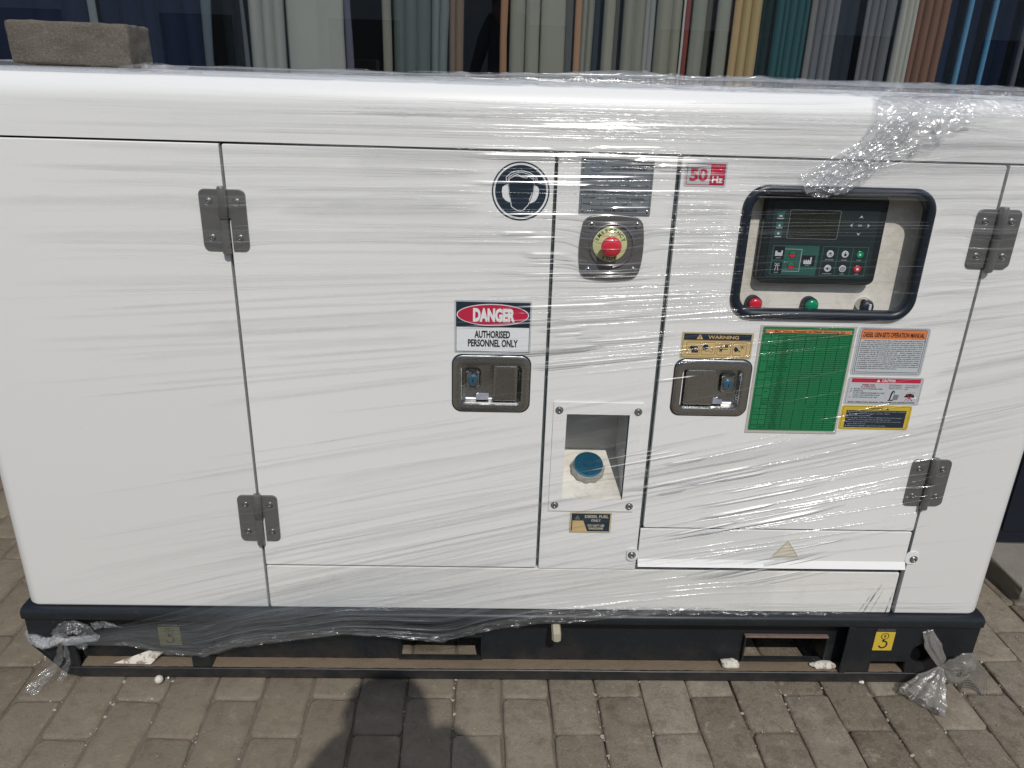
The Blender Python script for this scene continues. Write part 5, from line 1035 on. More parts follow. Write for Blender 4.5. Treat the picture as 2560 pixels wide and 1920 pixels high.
class Film:
    def __init__(s): s.m = MB(); s.uv = []
    def strip(s, pts, w, h, e=1.0, seed=0, taper=0.12, cross=4, ends=True):
        """ribbon of film: pts (x,y,z), arched towards the viewer by h, width w"""
        n = len(pts); o = len(s.m.v); L = 0.0; ru = seed * 3.7 % 50; rv = seed * 1.37 % 9
        for i, p in enumerate(pts):
            a = pts[max(i - 1, 0)]; b = pts[min(i + 1, n - 1)]; dx, dz = b[0] - a[0], b[2] - a[2]; l = math.hypot(dx, dz) or 1; nx, nz = -dz / l, dx / l
            if i: L += math.dist(pts[i - 1], p)
            t = i / (n - 1); tp = min(1.0, t / taper, (1 - t) / taper) if ends else 1.0; tp = max(tp, 0.03)
            wi = w * (0.35 + 0.65 * tp) * (1 + 0.35 * noise.noise((L * 6 + ru, rv, 0))); hi = h * tp * (1 + 0.9 * noise.noise((L * 14 + ru, rv, 5)))
            for c in range(cross + 1):
                v = c / cross; k = v - 0.5
                s.m.v.append((p[0] + nx * wi * k, p[1] - hi * (1 - 4 * k * k), p[2] + nz * wi * k)); s.uv.append((L + ru, v * w + rv, v, e * tp ** 0.5))
        for i in range(n - 1):
            for c in range(cross):
                a = o + i * (cross + 1) + c; s.m.f.append((a, a + cross + 1, a + cross + 2, a + 1))
    def facet(s, pts, w, tilt, e=1.0, seed=0):
        n = len(pts); o = len(s.m.v); L = 0.0; ru = seed * 3.7 % 50; rows = (0.0, 0.12, 0.34, 0.56, 0.78, 1.0)
        for i, p in enumerate(pts):
            a = pts[max(i - 1, 0)]; b = pts[min(i + 1, n - 1)]; dx, dz = b[0] - a[0], b[2] - a[2]; l = math.hypot(dx, dz) or 1; nx, nz = -dz / l, dx / l
            if i: L += math.dist(pts[i - 1], p)
            t = i / (n - 1); tp = max(0.05, min(1.0, t / 0.2, (1 - t) / 0.2)); wi = w * (0.4 + 0.6 * tp) * (1 + 0.4 * noise.noise((L * 9 + ru, 0, 0))); y = 0.0; pv = 1.0
            ys = {1.0: 0.0}
            for v in (0.78, 0.56, 0.34, 0.12): y -= (pv - v) * wi * math.tan(R(tilt + 7 * (0.55 - (pv + v) / 2))) * (0.3 + 0.7 * tp); ys[v] = y; pv = v
            ys[0.0] = 0.0
            for v in rows: s.m.v.append((p[0] + nx * wi * (v - 0.5), p[1] + ys[v], p[2] + nz * wi * (v - 0.5))); s.uv.append((L + ru, v * w + ru, v, e * tp ** 0.5))
        for i in range(n - 1):
            for c in range(5):
                a = o + i * 6 + c; s.m.f.append((a, a + 6, a + 7, a + 1))
    def grid(s, f, nu, nv, uvs=(1, 1), seed=0, fade=lambda u, v: (0.5, 1.0)):
        o = len(s.m.v)
        for b in range(nv + 1):
            for a in range(nu + 1):
                u, v = a / nu, b / nv; s.m.v.append(tuple(f(u, v))); fa = fade(u, v); s.uv.append((u * uvs[0] + seed, v * uvs[1] + seed * 0.3, fa[0], fa[1]))
        for b in range(nv):
            for a in range(nu):
                i = o + b * (nu + 1) + a; s.m.f.append((i, i + 1, i + nu + 2, i + nu + 1))
    def build(s, name, mat, parent=wrap, smooth=180, stuff=False):
        o = build(name, s.m, mat, parent, smooth=smooth if smooth else None, uv=s.uv)
        if stuff: o['kind'] = 'stuff'
        return o
rnd = random.Random(21)
def streaks(F, n, zr, xr, wr, hr, e=(0.5, 1.0), Lr=(0.4, 1.9), slj=0.012, zpow=1.0, yoff=0.0):
    for _ in range(n):
        zc = zr[0] + (zr[1] - zr[0]) * rnd.random() ** zpow; L = rnd.uniform(*Lr); xa = rnd.uniform(xr[0], max(xr[0], xr[1] - L * 0.6)); xb = min(xa + L, xr[1])
        if xb - xa < 0.08: continue
        sl = interp(zc, SLOPE) + rnd.gauss(0, slj); xm = (xa + xb) / 2; cv = rnd.gauss(0, 0.010); n_ = max(8, int((xb - xa) / 0.025)); sd = rnd.random() * 40
        z0 = zc + interp(zc, SLOPE) * 0.0
        pts = []
        for i in range(n_ + 1):
            x = xa + (xb - xa) * i / n_; z = zc + sl * (x - 0.1) + cv * ((x - xm) ** 2 - 0.1) + 0.0025 * noise.noise((x * 2.5 + sd, sd, 0))
            if z > 1.200: z = 1.200
            if z < 0.178: continue
            pts.append((x, ysurf(x, z) + yoff - rnd.random() * 0.0002, z))
        if len(pts) < 4: continue
        w = wr[0] * (wr[1] / wr[0]) ** rnd.random()
        inq = [any(b[0] < p[0] < b[1] and b[2] < p[2] < b[3] for b in QUIET) for p in pts]
        if any(inq) and (rnd.random() < 0.62 or w > 0.006):   # the film lies smooth over the stickers: the fold dies out there
            run = []
            for p, iq in list(zip(pts, inq)) + [(None, True)]:
                if not iq: run.append(p)
                else:
                    if len(run) > 5: F.strip(run, w, w * rnd.uniform(*hr), rnd.uniform(*e), rnd.random() * 50)
                    run = []
            continue
        if any(inq): w = min(w, 0.0024)
        F.strip(pts, w, w * rnd.uniform(*hr), rnd.uniform(*e), rnd.random() * 50)
FULL = (-0.935, 1.05)
# broad soft bands of film
F = Film()
streaks(F, 9, (0.98, 1.15), FULL, (0.012, 0.040), (0.01, 0.04), (0.5, 1.0), (0.8, 2.0))
streaks(F, 7, (0.70, 0.98), FULL, (0.010, 0.030), (0.01, 0.04), (0.45, 0.9), (0.6, 2.0))
streaks(F, 10, (0.35, 0.70), (0.15, 1.05), (0.010, 0.035), (0.01, 0.04), (0.4, 0.9), (0.4, 1.0))
streaks(F, 10, (0.35, 0.62), (-0.92, 0.5), (0.010, 0.030), (0.01, 0.03), (0.3, 0.7), (0.4, 1.0))
F.build('film_band', FILM, stuff=True)
# tension folds, top
FILM_S = mk_film('stretch_film_taut_edge', (0.97, 0.972, 0.976), 0.03, 2.4, 0.12, 0.25, 10, (3, 40, 1), soft=12.0)
FILM_D = mk_film('stretch_film_doubled', (0.955, 0.958, 0.963), 0.04, 1.2, 0.14, 0.4, 8, (3, 60, 1), soft=4.0)
F = Film()
streaks(F, 34, (0.74, 1.19), FULL, (0.0012, 0.0050), (0.03, 0.12), (0.5, 1.0), (0.5, 1.9), 0.012)
streaks(F, 24, (0.30, 0.74), FULL, (0.0012, 0.0070), (0.03, 0.12), (0.4, 1.0), (0.4, 1.3), 0.02)
streaks(F, 12, (0.20, 0.34), (-0.93, 0.9), (0.0015, 0.0070), (0.03, 0.12), (0.4, 1.0), (0.5, 1.3), 0.02)
F.build('doubled_fold', FILM_D, stuff=True)
FILM_L = mk_film('stretch_film_crease', (0.86, 0.865, 0.875), 0.03, 1.0, 0.14, 0.3, 8, (3, 60, 1), soft=5.0)
F = Film()
streaks(F, 26, (0.66, 1.19), FULL, (0.0007, 0.0022), (0.10, 0.25), (0.4, 1.0), (0.5, 1.9), 0.012)
streaks(F, 15, (0.26, 0.66), FULL, (0.0007, 0.0024), (0.10, 0.25), (0.4, 1.0), (0.5, 1.6), 0.018)
F.build('crease_fold', FILM_L, stuff=True)
F = Film()
streaks(F, 40, (0.70, 1.195), (-0.15, 0.60), (0.0009, 0.0028), (0.35, 0.65), (0.6, 1.0), (0.15, 0.7), 0.014)
streaks(F, 13, (0.24, 0.60), (0.25, 0.98), (0.0009, 0.0030), (0.35, 0.65), (0.6, 1.0), (0.12, 0.6), 0.035)
F.build('taut_fold', FILM_S, stuff=True)
FILM_B = mk_film('stretch_film_glint', (0.975, 0.977, 0.98), 0.035, 3.4, 0.13, 0.10, 6, (2, 30, 1), soft=14.0)  # facets placed and tilted to throw sun glints at the camera
F = Film(); r2 = random.Random(77)
for k in range(84):
    lowr = k >= 54
    z0 = r2.uniform(0.70, 1.150) if not lowr else r2.uniform(0.26, 0.56); xc = (0.17 + r2.gauss(0, 0.09)) if not lowr else (0.30 + 0.9 * (0.62 - z0) + r2.gauss(0, 0.08)); L = r2.uniform(0.06, 0.34); sl = interp(z0, SLOPE) * 1.0 + r2.gauss(0, 0.008); pts = []
    for i in range(17):
        x = xc - L / 2 + L * i / 16; z = z0 + sl * (x - xc); pts.append((x, ysurf(x, z) - 0.0006, z))
    w = r2.uniform(0.0014, 0.0048) if r2.random() < 0.85 else r2.uniform(0.005, 0.009)
    if any(b[0] < xc < b[1] and b[2] < z0 < b[3] for b in QUIET): w = min(w, 0.0024)
    F.facet(pts, w, (r2.uniform(20, 31) if not lowr else r2.uniform(26, 38)), 1.0, k * 0.77)
F.build('glint_fold', FILM_B, stuff=True)
F = Film()
streaks(F, 64, (1.0, 1.175), FULL, (0.0012, 0.008), (0.10, 0.34), (0.35, 1.0), (0.35, 1.9), 0.010)
streaks(F, 30, (0.98, 1.16), (0.0, 1.05), (0.0010, 0.0035), (0.20, 0.50), (0.4, 1.0), (0.3, 1.1), 0.014)
F.build('film_fold', FILM_F, stuff=True)
F = Film()
streaks(F, 46, (0.72, 1.0), FULL, (0.0012, 0.007), (0.08, 0.32), (0.3, 1.0), (0.35, 1.8), 0.012)
streaks(F, 18, (0.66, 1.0), (-0.05, 0.9), (0.0010, 0.0035), (0.25, 0.50), (0.5, 1.0), (0.3, 0.9), 0.014)
F.build('film_fold', FILM_F, stuff=True)
F = Film()
streaks(F, 24, (0.34, 0.62), (0.28, 1.05), (0.0015, 0.008), (0.06, 0.26), (0.5, 1.0), (0.3, 0.9), 0.02)
streaks(F, 9, (0.22, 0.50), (0.20, 0.95), (0.0012, 0.005), (0.20, 0.50), (0.5, 1.0), (0.3, 0.8), 0.03)
streaks(F, 30, (0.30, 0.62), (-0.93, 0.30), (0.0012, 0.007), (0.05, 0.22), (0.25, 0.75), (0.5, 1.2), 0.02)
streaks(F, 20, (0.36, 0.46), (-0.93, 0.20), (0.0012, 0.006), (0.06, 0.25), (0.3, 0.8), (0.6, 1.1), 0.015)
F.build('film_fold', FILM_F, stuff=True)
# fan gathered into the lower left knot
UP = [(-0.877, 0.101), (-0.77, 0.138), (-0.645, 0.175), (-0.515, 0.218), (-0.283, 0.270), (0.14, 0.345), (0.587, 0.470), (1.045, 0.600)]
LOW = [(-0.879, 0.093), (-0.765, 0.090), (-0.727, 0.091), (-0.672, 0.071), (-0.589, 0.064), (-0.522, 0.089), (-0.457, 0.104), (-0.408, 0.108), (-0.291, 0.127), (-0.203, 0.122), (-0.093, 0.111), (-0.060, 0.116), (-0.009, 0.137), (0.024, 0.145), (0.104, 0.160), (0.185, 0.165), (0.378, 0.183), (0.469, 0.190), (1.04, 0.196)]
def yfan(x, z): return interp(z, [(0.06, -0.016), (0.10, -0.0185), (0.145, -0.0205), (0.176, -0.0185), (0.215, -0.006), (0.5, -0.0045)]) - 0.004 * math.exp(-((x + 0.87) / 0.05) ** 2)
def fan_pt(u, v, x1=0.60):
    x = -0.878 + (x1 + 0.878) * u; lo, up = interp(x, LOW), interp(x, UP)
    z = lo + (up - lo) * v; wr = 0.0022 * noise.noise((v * 26, u * 1.2, 3)) + 0.001 * noise.noise((v * 70, u * 3, 8)); wr *= min(1, u * 5 + 0.2)
    return (x, yfan(x, z) + wr - 0.0012, z)
FILM_G = mk_film('stretch_film_fan', (0.89, 0.905, 0.92), 0.095, 1.5, 0.14, 0.6, 8, (2.2, 60, 1), hazecol=(0.55, 0.61, 0.66, 1), hs=True)
F = Film(); F.grid(fan_pt, 150, 46, (1.2, 0.22), 1.3, lambda u, v: (min(1 - v, 0.9) * 1.0 + 0.02, (1.0 if u < 0.30 else max(0.22, 1.0 - (u - 0.30) * 2.2)))); F.build('film_fan', FILM_G)
F = Film()
for k in range(64):
    v = rnd.random(); u0 = rnd.random() * 0.25 if k % 3 else rnd.uniform(0.2, 0.5); u1 = min(1.0, u0 + rnd.uniform(0.3, 0.8)); n_ = 40; pts = []
    for i in range(n_ + 1):
        u = u0 + (u1 - u0) * i / n_; p = fan_pt(u, v, 1.03); pts.append((p[0], p[1] - 0.0012, p[2]))
    w = 0.0012 * 5 ** rnd.random() * (0.5 + u0); F.strip(pts, w, w * rnd.uniform(0.15, 0.4), rnd.uniform(0.4, 1.0), k)
F.build('film_fold', FILM_F, stuff=True)
def crumple(F, path, width, amp, fq, nu, nv, seed, yf=None, ridge=1.0, up=(0, 0, 1)):
    P = [Vector(p) for p in path]; seg = len(P) - 1; PL = sum((b - a).length for a, b in zip(P[:-1], P[1:]))
    def f(u, v):
        t = u * seg; i = min(int(t), seg - 1); a = t - i; p = P[i].lerp(P[i + 1], a); d = (P[i + 1] - P[i]).normalized()
        w = width[i] + (width[i + 1] - width[i]) * a if hasattr(width, '__len__') else width
        s_ = d.cross(Vector((0, -1, 0))) if up == (0, 0, 1) else d.cross(Vector(up)); s_.normalize(); jag = 1 + 0.30 * noise.noise((u * fq * 2 + seed, seed, 0)) + 0.2 * noise.noise((u * fq * 7 + seed, seed, 3))
        q = p + s_ * w * (v - 0.5) * jag
        S_ = u * PL; T_ = (v - 0.5) * w; wv = 0.006 * noise.noise((S_ * 25, seed, 1)); T_ += wv
        n1 = noise.noise((S_ * fq * 7 + seed, T_ * fq * 26, 2)); n2 = noise.noise((S_ * fq * 16 + seed, T_ * fq * 60, 5)); n3 = noise.noise((S_ * fq * 45, T_ * fq * 80 + seed, 9))
        k = abs(n1) * 1.5 + abs(n2) * 0.8 + n3 * 0.35
        q = q + Vector((n2 * amp * 0.5, 0, n1 * amp * 0.5)); q.y -= k * amp * ridge
        if yf:
            if q.z > 1.196: q.z = 1.196 + 0.008 * (1 - math.exp(-(q.z - 1.196) / 0.02))
            q.y += yf(q.x, q.z)
        return q
    F.grid(f, nu, nv, (1, 1), seed)
# crumpled lower fringe of the fan
F = Film()
pth = [(x, yfan(x, z) - 0.002, z + 0.006) for x, z in LOW if -0.80 < x < 0.48]
crumple(F, pth, [0.006] + [0.013 + 0.012 * noise.noise((i * 1.7, 2, 2)) for i in range(len(pth) - 3)] + [0.009, 0.006], 0.0042, 2.2, 420, 8, 3.1)
pth = [(x, yfan(x, z) - 0.003, z + 0.016) for x, z in LOW if -0.60 < x < 0.40]
crumple(F, pth, 0.007, 0.0028, 3.0, 340, 4, 7.7)
pth = [(x, -0.010, z) for x, z in ((0.10, 0.170), (0.20, 0.178), (0.32, 0.186), (0.46, 0.188), (0.60, 0.184), (0.80, 0.186))]
crumple(F, pth, [0.014, 0.022, 0.026, 0.018, 0.007, 0.004], 0.005, 5.0, 300, 7, 2.2)
FILM_K = mk_film('stretch_film_fringe', (0.975, 0.978, 0.983), 0.035, 2.0, 0.11, 0.6, 20, (1, 1, 1), edge=False)
F.build('crumpled_fringe', FILM_K, smooth=30)
# lower right loose hem line
F = Film()
for dz, sd in ((0, 1), (0.007, 2), (-0.005, 3)):
    pts = [(x, ysurf(x, 0.2) - 0.001, 0.199 + dz + 0.010 * (x - 0.8) + 0.005 * noise.noise((x * 5 + sd, sd, 1))) for x in [0.50 + 0.54 * i / 50 for i in range(51)]]
    F.strip(pts, 0.0045, 0.0016, 0.8, sd)
F.build('hem_fold', FILM_F)
# crumpled tail running down from the roof beside the control window
F = Film(); yb = lambda x, z: ysurf(x, z) - 0.003
crumple(F, [(0.775, 0.0, 1.198), (0.715, 0.0, 1.184), (0.665, 0.0, 1.155), (0.632, 0.0, 1.118), (0.600, 0.0, 1.088), (0.560, 0.0, 1.068), (0.518, 0.0, 1.056)], [0.085, 0.105, 0.100, 0.080, 0.064, 0.054, 0.038], 0.0075, 2.4, 190, 56, 4.4, yb)
crumple(F, [(0.690, 0.0, 1.176), (0.645, 0.0, 1.130), (0.612, 0.0, 1.092), (0.560, 0.0, 1.058)], [0.030, 0.045, 0.045, 0.040], 0.011, 3.0, 120, 34, 9.1, yb)
F.build('crumpled_tail', FILM_C, smooth=20)
F = Film()
crumple(F, [(0.62, 0.0, 1.196), (0.74, 0.0, 1.192), (0.86, 0.0, 1.190), (0.96, 0.0, 1.186), (1.05, 0.0, 1.178)], [0.020, 0.036, 0.036, 0.032, 0.030], 0.006, 3.0, 220, 22, 6.4, yb)
F.build('crumpled_shoulder', FILM_C, smooth=22)
F = Film()   # streaks fanning out from the tail to the right
for k in range(46):
    t = k / 45; x0 = 0.56 + 0.16 * t + rnd.gauss(0, 0.01); z0 = 1.052 + 0.115 * t + rnd.gauss(0, 0.006); x1 = rnd.uniform(0.80, 1.045); zt = 1.075 + 0.095 * t ** 0.8 + rnd.gauss(0, 0.008) + (0.03 if t < 0.4 else 0); pts = []
    for i in range(31):
        u = i / 30; x = x0 + (x1 - x0) * u; z = z0 + (zt - z0) * (1 - (1 - u) ** 2.2) - 0.010 * u * u; z = min(z, 1.196); pts.append((x, ysurf(x, z) - 0.0015, z))
    w = 0.0012 * 5 ** rnd.random(); F.strip(pts, w, w * rnd.uniform(0.15, 0.42), rnd.uniform(0.3, 0.9), k * 1.7)
F.build('film_fold', FILM_F, stuff=True)
# sheet lying over the roof with low ridges
FILM_R = mk_film('stretch_film_roof', (0.88, 0.90, 0.93), 0.16, 1.2, 0.14, 0.7, 8, (3, 60, 1), edge=False)
F = Film()
def roof_pt(u, v):
    x = -0.930 + 1.972 * u; y = 0.020 + 0.55 * v ** 1.5; z0 = 1.2034 if y > 0.046 else 1.157 + math.sqrt(max(0, 0.046 ** 2 - (0.046 - y) ** 2)) + 0.0004
    hgt = 0.0045 * abs(noise.noise((x * 2.2, y * 42, 1))) * 1.6 + 0.003 * abs(noise.noise((x * 9, y * 60, 4))); env = 0.35 + 0.9 * max(0, noise.noise((x * 1.7, 2, 2))) + (0.5 if x > 0.1 else 0.0)
    pk = 0.010 * max(0, noise.noise((x * 6, y * 9, 7)) - 0.28) + 0.006 * max(0, noise.noise((x * 26, y * 26, 9)) - 0.25) * (1.4 if x > -0.1 else 0.4)
    if abs(x + 0.70) < 0.13 and y < 0.20: env *= 0.12; pk = 0
    hump = 0.0085 * (0.7 + 0.7 * noise.noise((x * 1.3, 4, 4)) + (0.25 if x > 0 else 0)) * max(0.0, min(1.0, (y - 0.022) / 0.03)); hump *= (0.15 if abs(x + 0.70) < 0.13 and y < 0.25 else 1.0)
    return (x, y, z0 + 0.0012 + hgt * env + pk * 1.2 + hump)
F.grid(roof_pt, 420, 44, (2.0, 0.9), 2.0); F.build('roof_film', FILM_R, smooth=40)
F = Film(); pth = [(x, 0.030, 1.203 + 0.002 * noise.noise((x * 4, 1, 1))) for x in [-0.10 + 1.12 * i / 24 for i in range(25)]]
crumple(F, pth, [0.004 + 0.012 * min(1, i / 6) * (0.7 + 0.5 * noise.noise((i * 0.7, 3, 3))) for i in range(25)], 0.0055, 3.4, 520, 6, 1.9)
crumple(F, [(-0.60, 0.03, 1.204), (-0.56, 0.03, 1.208), (-0.52, 0.03, 1.205), (-0.47, 0.03, 1.203)], [0.006, 0.014, 0.016, 0.003], 0.006, 4, 60, 6, 5.5)
crumple(F, [(x, 0.0, 1.158 + 0.0015 * math.sin(x * 3)) for x in [-0.22 + 0.95 * i / 12 for i in range(13)]], [0.0015] + [0.0045] * 11 + [0.0015], 0.0022, 11.0, 700, 4, 8.3, yb)  # thin strip added to imitate the line of glitter on the rolled roof edge
F.build('ridge_and_glint_strip', FILM_C, smooth=22)
F = Film()
for k in range(34):
    x0 = rnd.uniform(-0.35, 0.75); L = rnd.uniform(0.08, 0.4); y0 = 0.026 + 0.05 * rnd.random() ** 2; sd = rnd.random() * 30; pts = []
    for i in range(25):
        x = x0 + L * i / 24; u = (x + 0.930) / 1.972; v = ((y0 - 0.020) / 0.55) ** (1 / 1.5); q = roof_pt(min(u, 1.0), v); pts.append((x, q[1], q[2] + 0.0012 + 0.002 * abs(noise.noise((x * 14, sd, 0)))))
    w = 0.0012 * 3 ** rnd.random(); F.strip(pts, w, w * rnd.uniform(0.3, 0.6), 1.0, sd)
F.build('taut_fold', FILM_S, stuff=True)
# left knot: twisted rope, loop and hanging tail
F = Film()
rope = [(-0.951, 0.030, 0.096), (-0.949, 0.004, 0.098), (-0.938, -0.010, 0.101), (-0.922, -0.016, 0.101), (-0.906, -0.020, 0.096), (-0.893, -0.022, 0.097), (-0.882, -0.022, 0.105), (-0.873, -0.020, 0.108), (-0.862, -0.017, 0.100), (-0.840, -0.014, 0.102), (-0.800, -0.014, 0.107)]
rr_ = [0.009, 0.010, 0.010, 0.011, 0.012, 0.010, 0.0105, 0.011, 0.009, 0.008, 0.006]
def rope_pt(u, v, P=rope, Rr=rr_, nz=0.28, tw=9):
    t = u * (len(P) - 1); i = min(int(t), len(P) - 2); a = t - i; p = Vector(P[i]).lerp(Vector(P[i + 1]), a); d = (Vector(P[i + 1]) - Vector(P[i])).normalized(); q = d.to_track_quat('Z', 'Y'); r = Rr[i] + (Rr[i + 1] - Rr[i]) * a
    an = 2 * math.pi * v; r *= 1 + nz * 0.6 * math.sin(3 * an + u * tw) + nz * noise.noise((math.cos(an) * 1.5, math.sin(an) * 1.5, u * 22))
    return p + q @ Vector((r * math.cos(an), r * math.sin(an), 0))
F.grid(rope_pt, 110, 24, (3, 1), 0.5); F.build('knot_rope', FILM_H, smooth=45)
F = Film()
crumple(F, [(-0.878, -0.020, 0.108), (-0.868, -0.028, 0.130), (-0.848, -0.030, 0.146), (-0.826, -0.028, 0.146), (-0.812, -0.022, 0.128), (-0.806, -0.016, 0.110)], [0.012, 0.022, 0.034, 0.036, 0.030, 0.014], 0.006, 4.2, 70, 20, 1.1)
crumple(F, [(-0.806, -0.014, 0.136), (-0.780, -0.014, 0.142), (-0.745, -0.012, 0.134)], [0.020, 0.014, 0.004], 0.004, 5, 50, 10, 2.1)
crumple(F, [(-0.850, -0.018, 0.098), (-0.835, -0.018, 0.090), (-0.822, -0.016, 0.088)], [0.012, 0.018, 0.008], 0.004, 5, 30, 10, 2.6)
crumple(F, [(-0.874, -0.022, 0.100), (-0.876, -0.024, 0.075), (-0.884, -0.026, 0.055), (-0.902, -0.034, 0.034), (-0.922, -0.050, 0.014), (-0.935, -0.062, 0.005)], [0.008, 0.014, 0.016, 0.020, 0.024, 0.020], 0.004, 4.6, 90, 14, 3.7)
crumple(F, [(-0.866, -0.022, 0.098), (-0.862, -0.026, 0.072), (-0.862, -0.028, 0.055), (-0.872, -0.032, 0.034), (-0.880, -0.040, 0.016)], [0.006, 0.009, 0.009, 0.014, 0.012], 0.004, 5, 70, 10, 6.7)
F.build('knot_tail', FILM_C, smooth=25)

# ---------------------------------------------------------------- tied bag at the right corner
bag = empty('tied_plastic_bag', (0.975, -0.05, 0.0)); tag(bag, 'grey translucent plastic bag tied through the hole at the right end of the skid', 'plastic bag')
def pleat(F, path, rad, sq, np_, amp, seed, nu=60, nv=64):
    P = [Vector(p) for p in path]; seg = len(P) - 1
    def f(u, v):
        t = u * seg; i = min(int(t), seg - 1); a = t - i; a_ = a * a * (3 - 2 * a); p = P[i].lerp(P[i + 1], a); d = (P[min(i + 1, seg)] - P[i]).normalized(); q = d.to_track_quat('Z', 'Y'); r = rad[i] + (rad[i + 1] - rad[i]) * a_; an = 2 * math.pi * v
        side = Vector(sq[0]).normalized(); side = (side - d * side.dot(d)).normalized(); th = d.cross(side)
        k = 1 + amp * math.sin(np_ * an + 2 * noise.noise((u * 3, seed, 0))) + 0.35 * amp * noise.noise((math.cos(an) * 3 + seed, math.sin(an) * 3, u * 9)) * 2
        q_ = p + side * (r * k * math.cos(an)) + th * (r * sq[1] * k * math.sin(an)); 
        if u > 0.97: q_ = q_ + d * 0.006 * noise.noise((an * 3, seed, 2))
        q_.z = max(q_.z, 0.0012); return q_
    F.grid(f, nu, nv, (0.6, 0.6), seed)
F = Film(); pleat(F, [(0.9405, 0.010, 0.150), (0.9450, -0.010, 0.138), (0.9560, -0.024, 0.112), (0.9700, -0.034, 0.086), (0.9760, -0.040, 0.068)], [0.004, 0.010, 0.015, 0.011, 0.006], ((1, 0, 0.4), 0.35), 5, 0.22, 1); F.build('strap', BAG, bag, smooth=40)
F = Film(); pleat(F, [(0.9760, -0.040, 0.068), (0.9950, -0.046, 0.078), (1.0160, -0.048, 0.086), (1.0330, -0.046, 0.080), (1.0440, -0.040, 0.068)], [0.006, 0.018, 0.026, 0.024, 0.010], ((0, 0, 1), 0.40), 5, 0.16, 2); F.build('loop', BAG, bag, smooth=40)
F = Film(); pleat(F, [(0.9780, -0.042, 0.066), (0.9950, -0.048, 0.050), (1.0150, -0.044, 0.042), (1.0400, -0.036, 0.046)], [0.006, 0.012, 0.014, 0.010], ((0, 0, 1), 0.3), 4, 0.25, 5, 40, 40); F.build('loop', BAG, bag, smooth=40)
F = Film(); pleat(F, [(0.9730, -0.040, 0.068), (0.9630, -0.050, 0.056), (0.9500, -0.060, 0.040), (0.9350, -0.072, 0.024), (0.9210, -0.084, 0.014)], [0.006, 0.016, 0.028, 0.038, 0.042], ((1, -0.45, 0.15), 0.34), 9, 0.13, 3, 80, 110); F.build('tail', BAG, bag, smooth=40)
m = MB(); N = 13
for b in range(N + 1):
    for a in range(N + 1):
        u, v = a / N, b / N; m.v.append((1.040 + 0.044 * u, -0.030 - 0.020 * u + 0.010 * math.sin(u * 3) + 0.02 * v * v, 0.074 * (1 - 0.35 * u * u) * v + 0.006 * math.sin(u * 5) * v + 0.001))
m.f = [(b * (N + 1) + a, b * (N + 1) + a + 1, (b + 1) * (N + 1) + a + 1, (b + 1) * (N + 1) + a) for b in range(N) for a in range(N)]
o = build('mesh_scrap', m, plain('grey_netting', (0.20, 0.195, 0.18, 1), 0.8), smooth=None); tag(o, 'scrap of grey netting standing on the paving beside the tied bag', 'netting')
wf = o.modifiers.new('net', 'WIREFRAME'); wf.thickness = 0.0013; wf.use_even_offset = False

# ---------------------------------------------------------------- the photographer whose shadow falls on the paving
def skin(name, joints, links, mat, parent, root, sub=2):
    me = bpy.data.meshes.new(name); me.from_pydata([Vector(j[0]) - Vector(WLOC[parent]) for j in joints], links, []); o = bpy.data.objects.new(name, me); COL.objects.link(o); o.parent = parent; WLOC[o] = Vector(WLOC[parent])
    s = o.modifiers.new('skin', 'SKIN'); s.use_smooth_shade = True; s.branch_smoothing = 0.5
    for k, j in enumerate(joints):
        r = j[1] if isinstance(j[1], tuple) else (j[1], j[1]); me.skin_vertices[0].data[k].radius = r; me.skin_vertices[0].data[k].use_root = (k == root)
    sb = o.modifiers.new('sub', 'SUBSURF'); sb.levels = sub; sb.render_levels = sub; me.materials.append(mat); return o
SKINM = plain('skin', (0.22, 0.12, 0.075, 1), 0.5); SHIRT = plain('dark_shirt', (0.05, 0.055, 0.07, 1), 0.85, vary=0.15, vscale=20); TROU = plain('dark_trousers', (0.04, 0.04, 0.05, 1), 0.85); HAIR = plain('black_hair', (0.012, 0.010, 0.009, 1), 0.6)
PX, PY = 0.062, -1.640
per = empty('person', (PX, PY, 0)); tag(per, 'standing person holding up a phone in front of the generator, seen only by the shadow', 'person')
J = [((PX, PY, 0.94), (0.150, 0.105)), ((PX, PY, 1.10), (0.140, 0.100)), ((PX, PY, 1.28), (0.160, 0.105)), ((PX, PY - 0.01, 1.48), (0.130, 0.090)), ((PX, PY, 1.60), 0.075), ((PX, PY + 0.02, 1.64), 0.066), ((PX, PY + 0.03, 1.665), (0.055, 0.060)), ((PX, PY + 0.03, 1.690), (0.045, 0.045)),
     ((PX - 0.092, PY, 1.615), 0.062), ((PX - 0.215, PY + 0.03, 1.22), 0.042), ((PX - 0.135, PY + 0.235, 1.185), 0.030), ((PX - 0.118, PY + 0.272, 1.195), 0.026),
     ((PX + 0.130, PY, 1.625), 0.068), ((PX + 0.225, PY + 0.03, 1.22), 0.042), ((PX + 0.040, PY + 0.235, 1.175), 0.030), ((PX - 0.010, PY + 0.272, 1.190), 0.026),
     ((PX - 0.095, PY, 0.86), 0.088), ((PX - 0.105, PY + 0.01, 0.50), 0.060), ((PX - 0.110, PY - 0.01, 0.10), 0.042), ((PX - 0.115, PY + 0.13, 0.035), (0.042, 0.030)),
     ((PX + 0.095, PY, 0.86), 0.088), ((PX + 0.105, PY + 0.01, 0.50), 0.060), ((PX + 0.110, PY - 0.01, 0.10), 0.042), ((PX + 0.120, PY + 0.13, 0.035), (0.042, 0.030))]
LK = [(0, 1), (1, 2), (2, 3), (3, 4), (4, 5), (5, 6), (6, 7), (3, 8), (8, 9), (9, 10), (10, 11), (3, 12), (12, 13), (13, 14), (14, 15), (0, 16), (16, 17), (17, 18), (18, 19), (0, 20), (20, 21), (21, 22), (22, 23)]
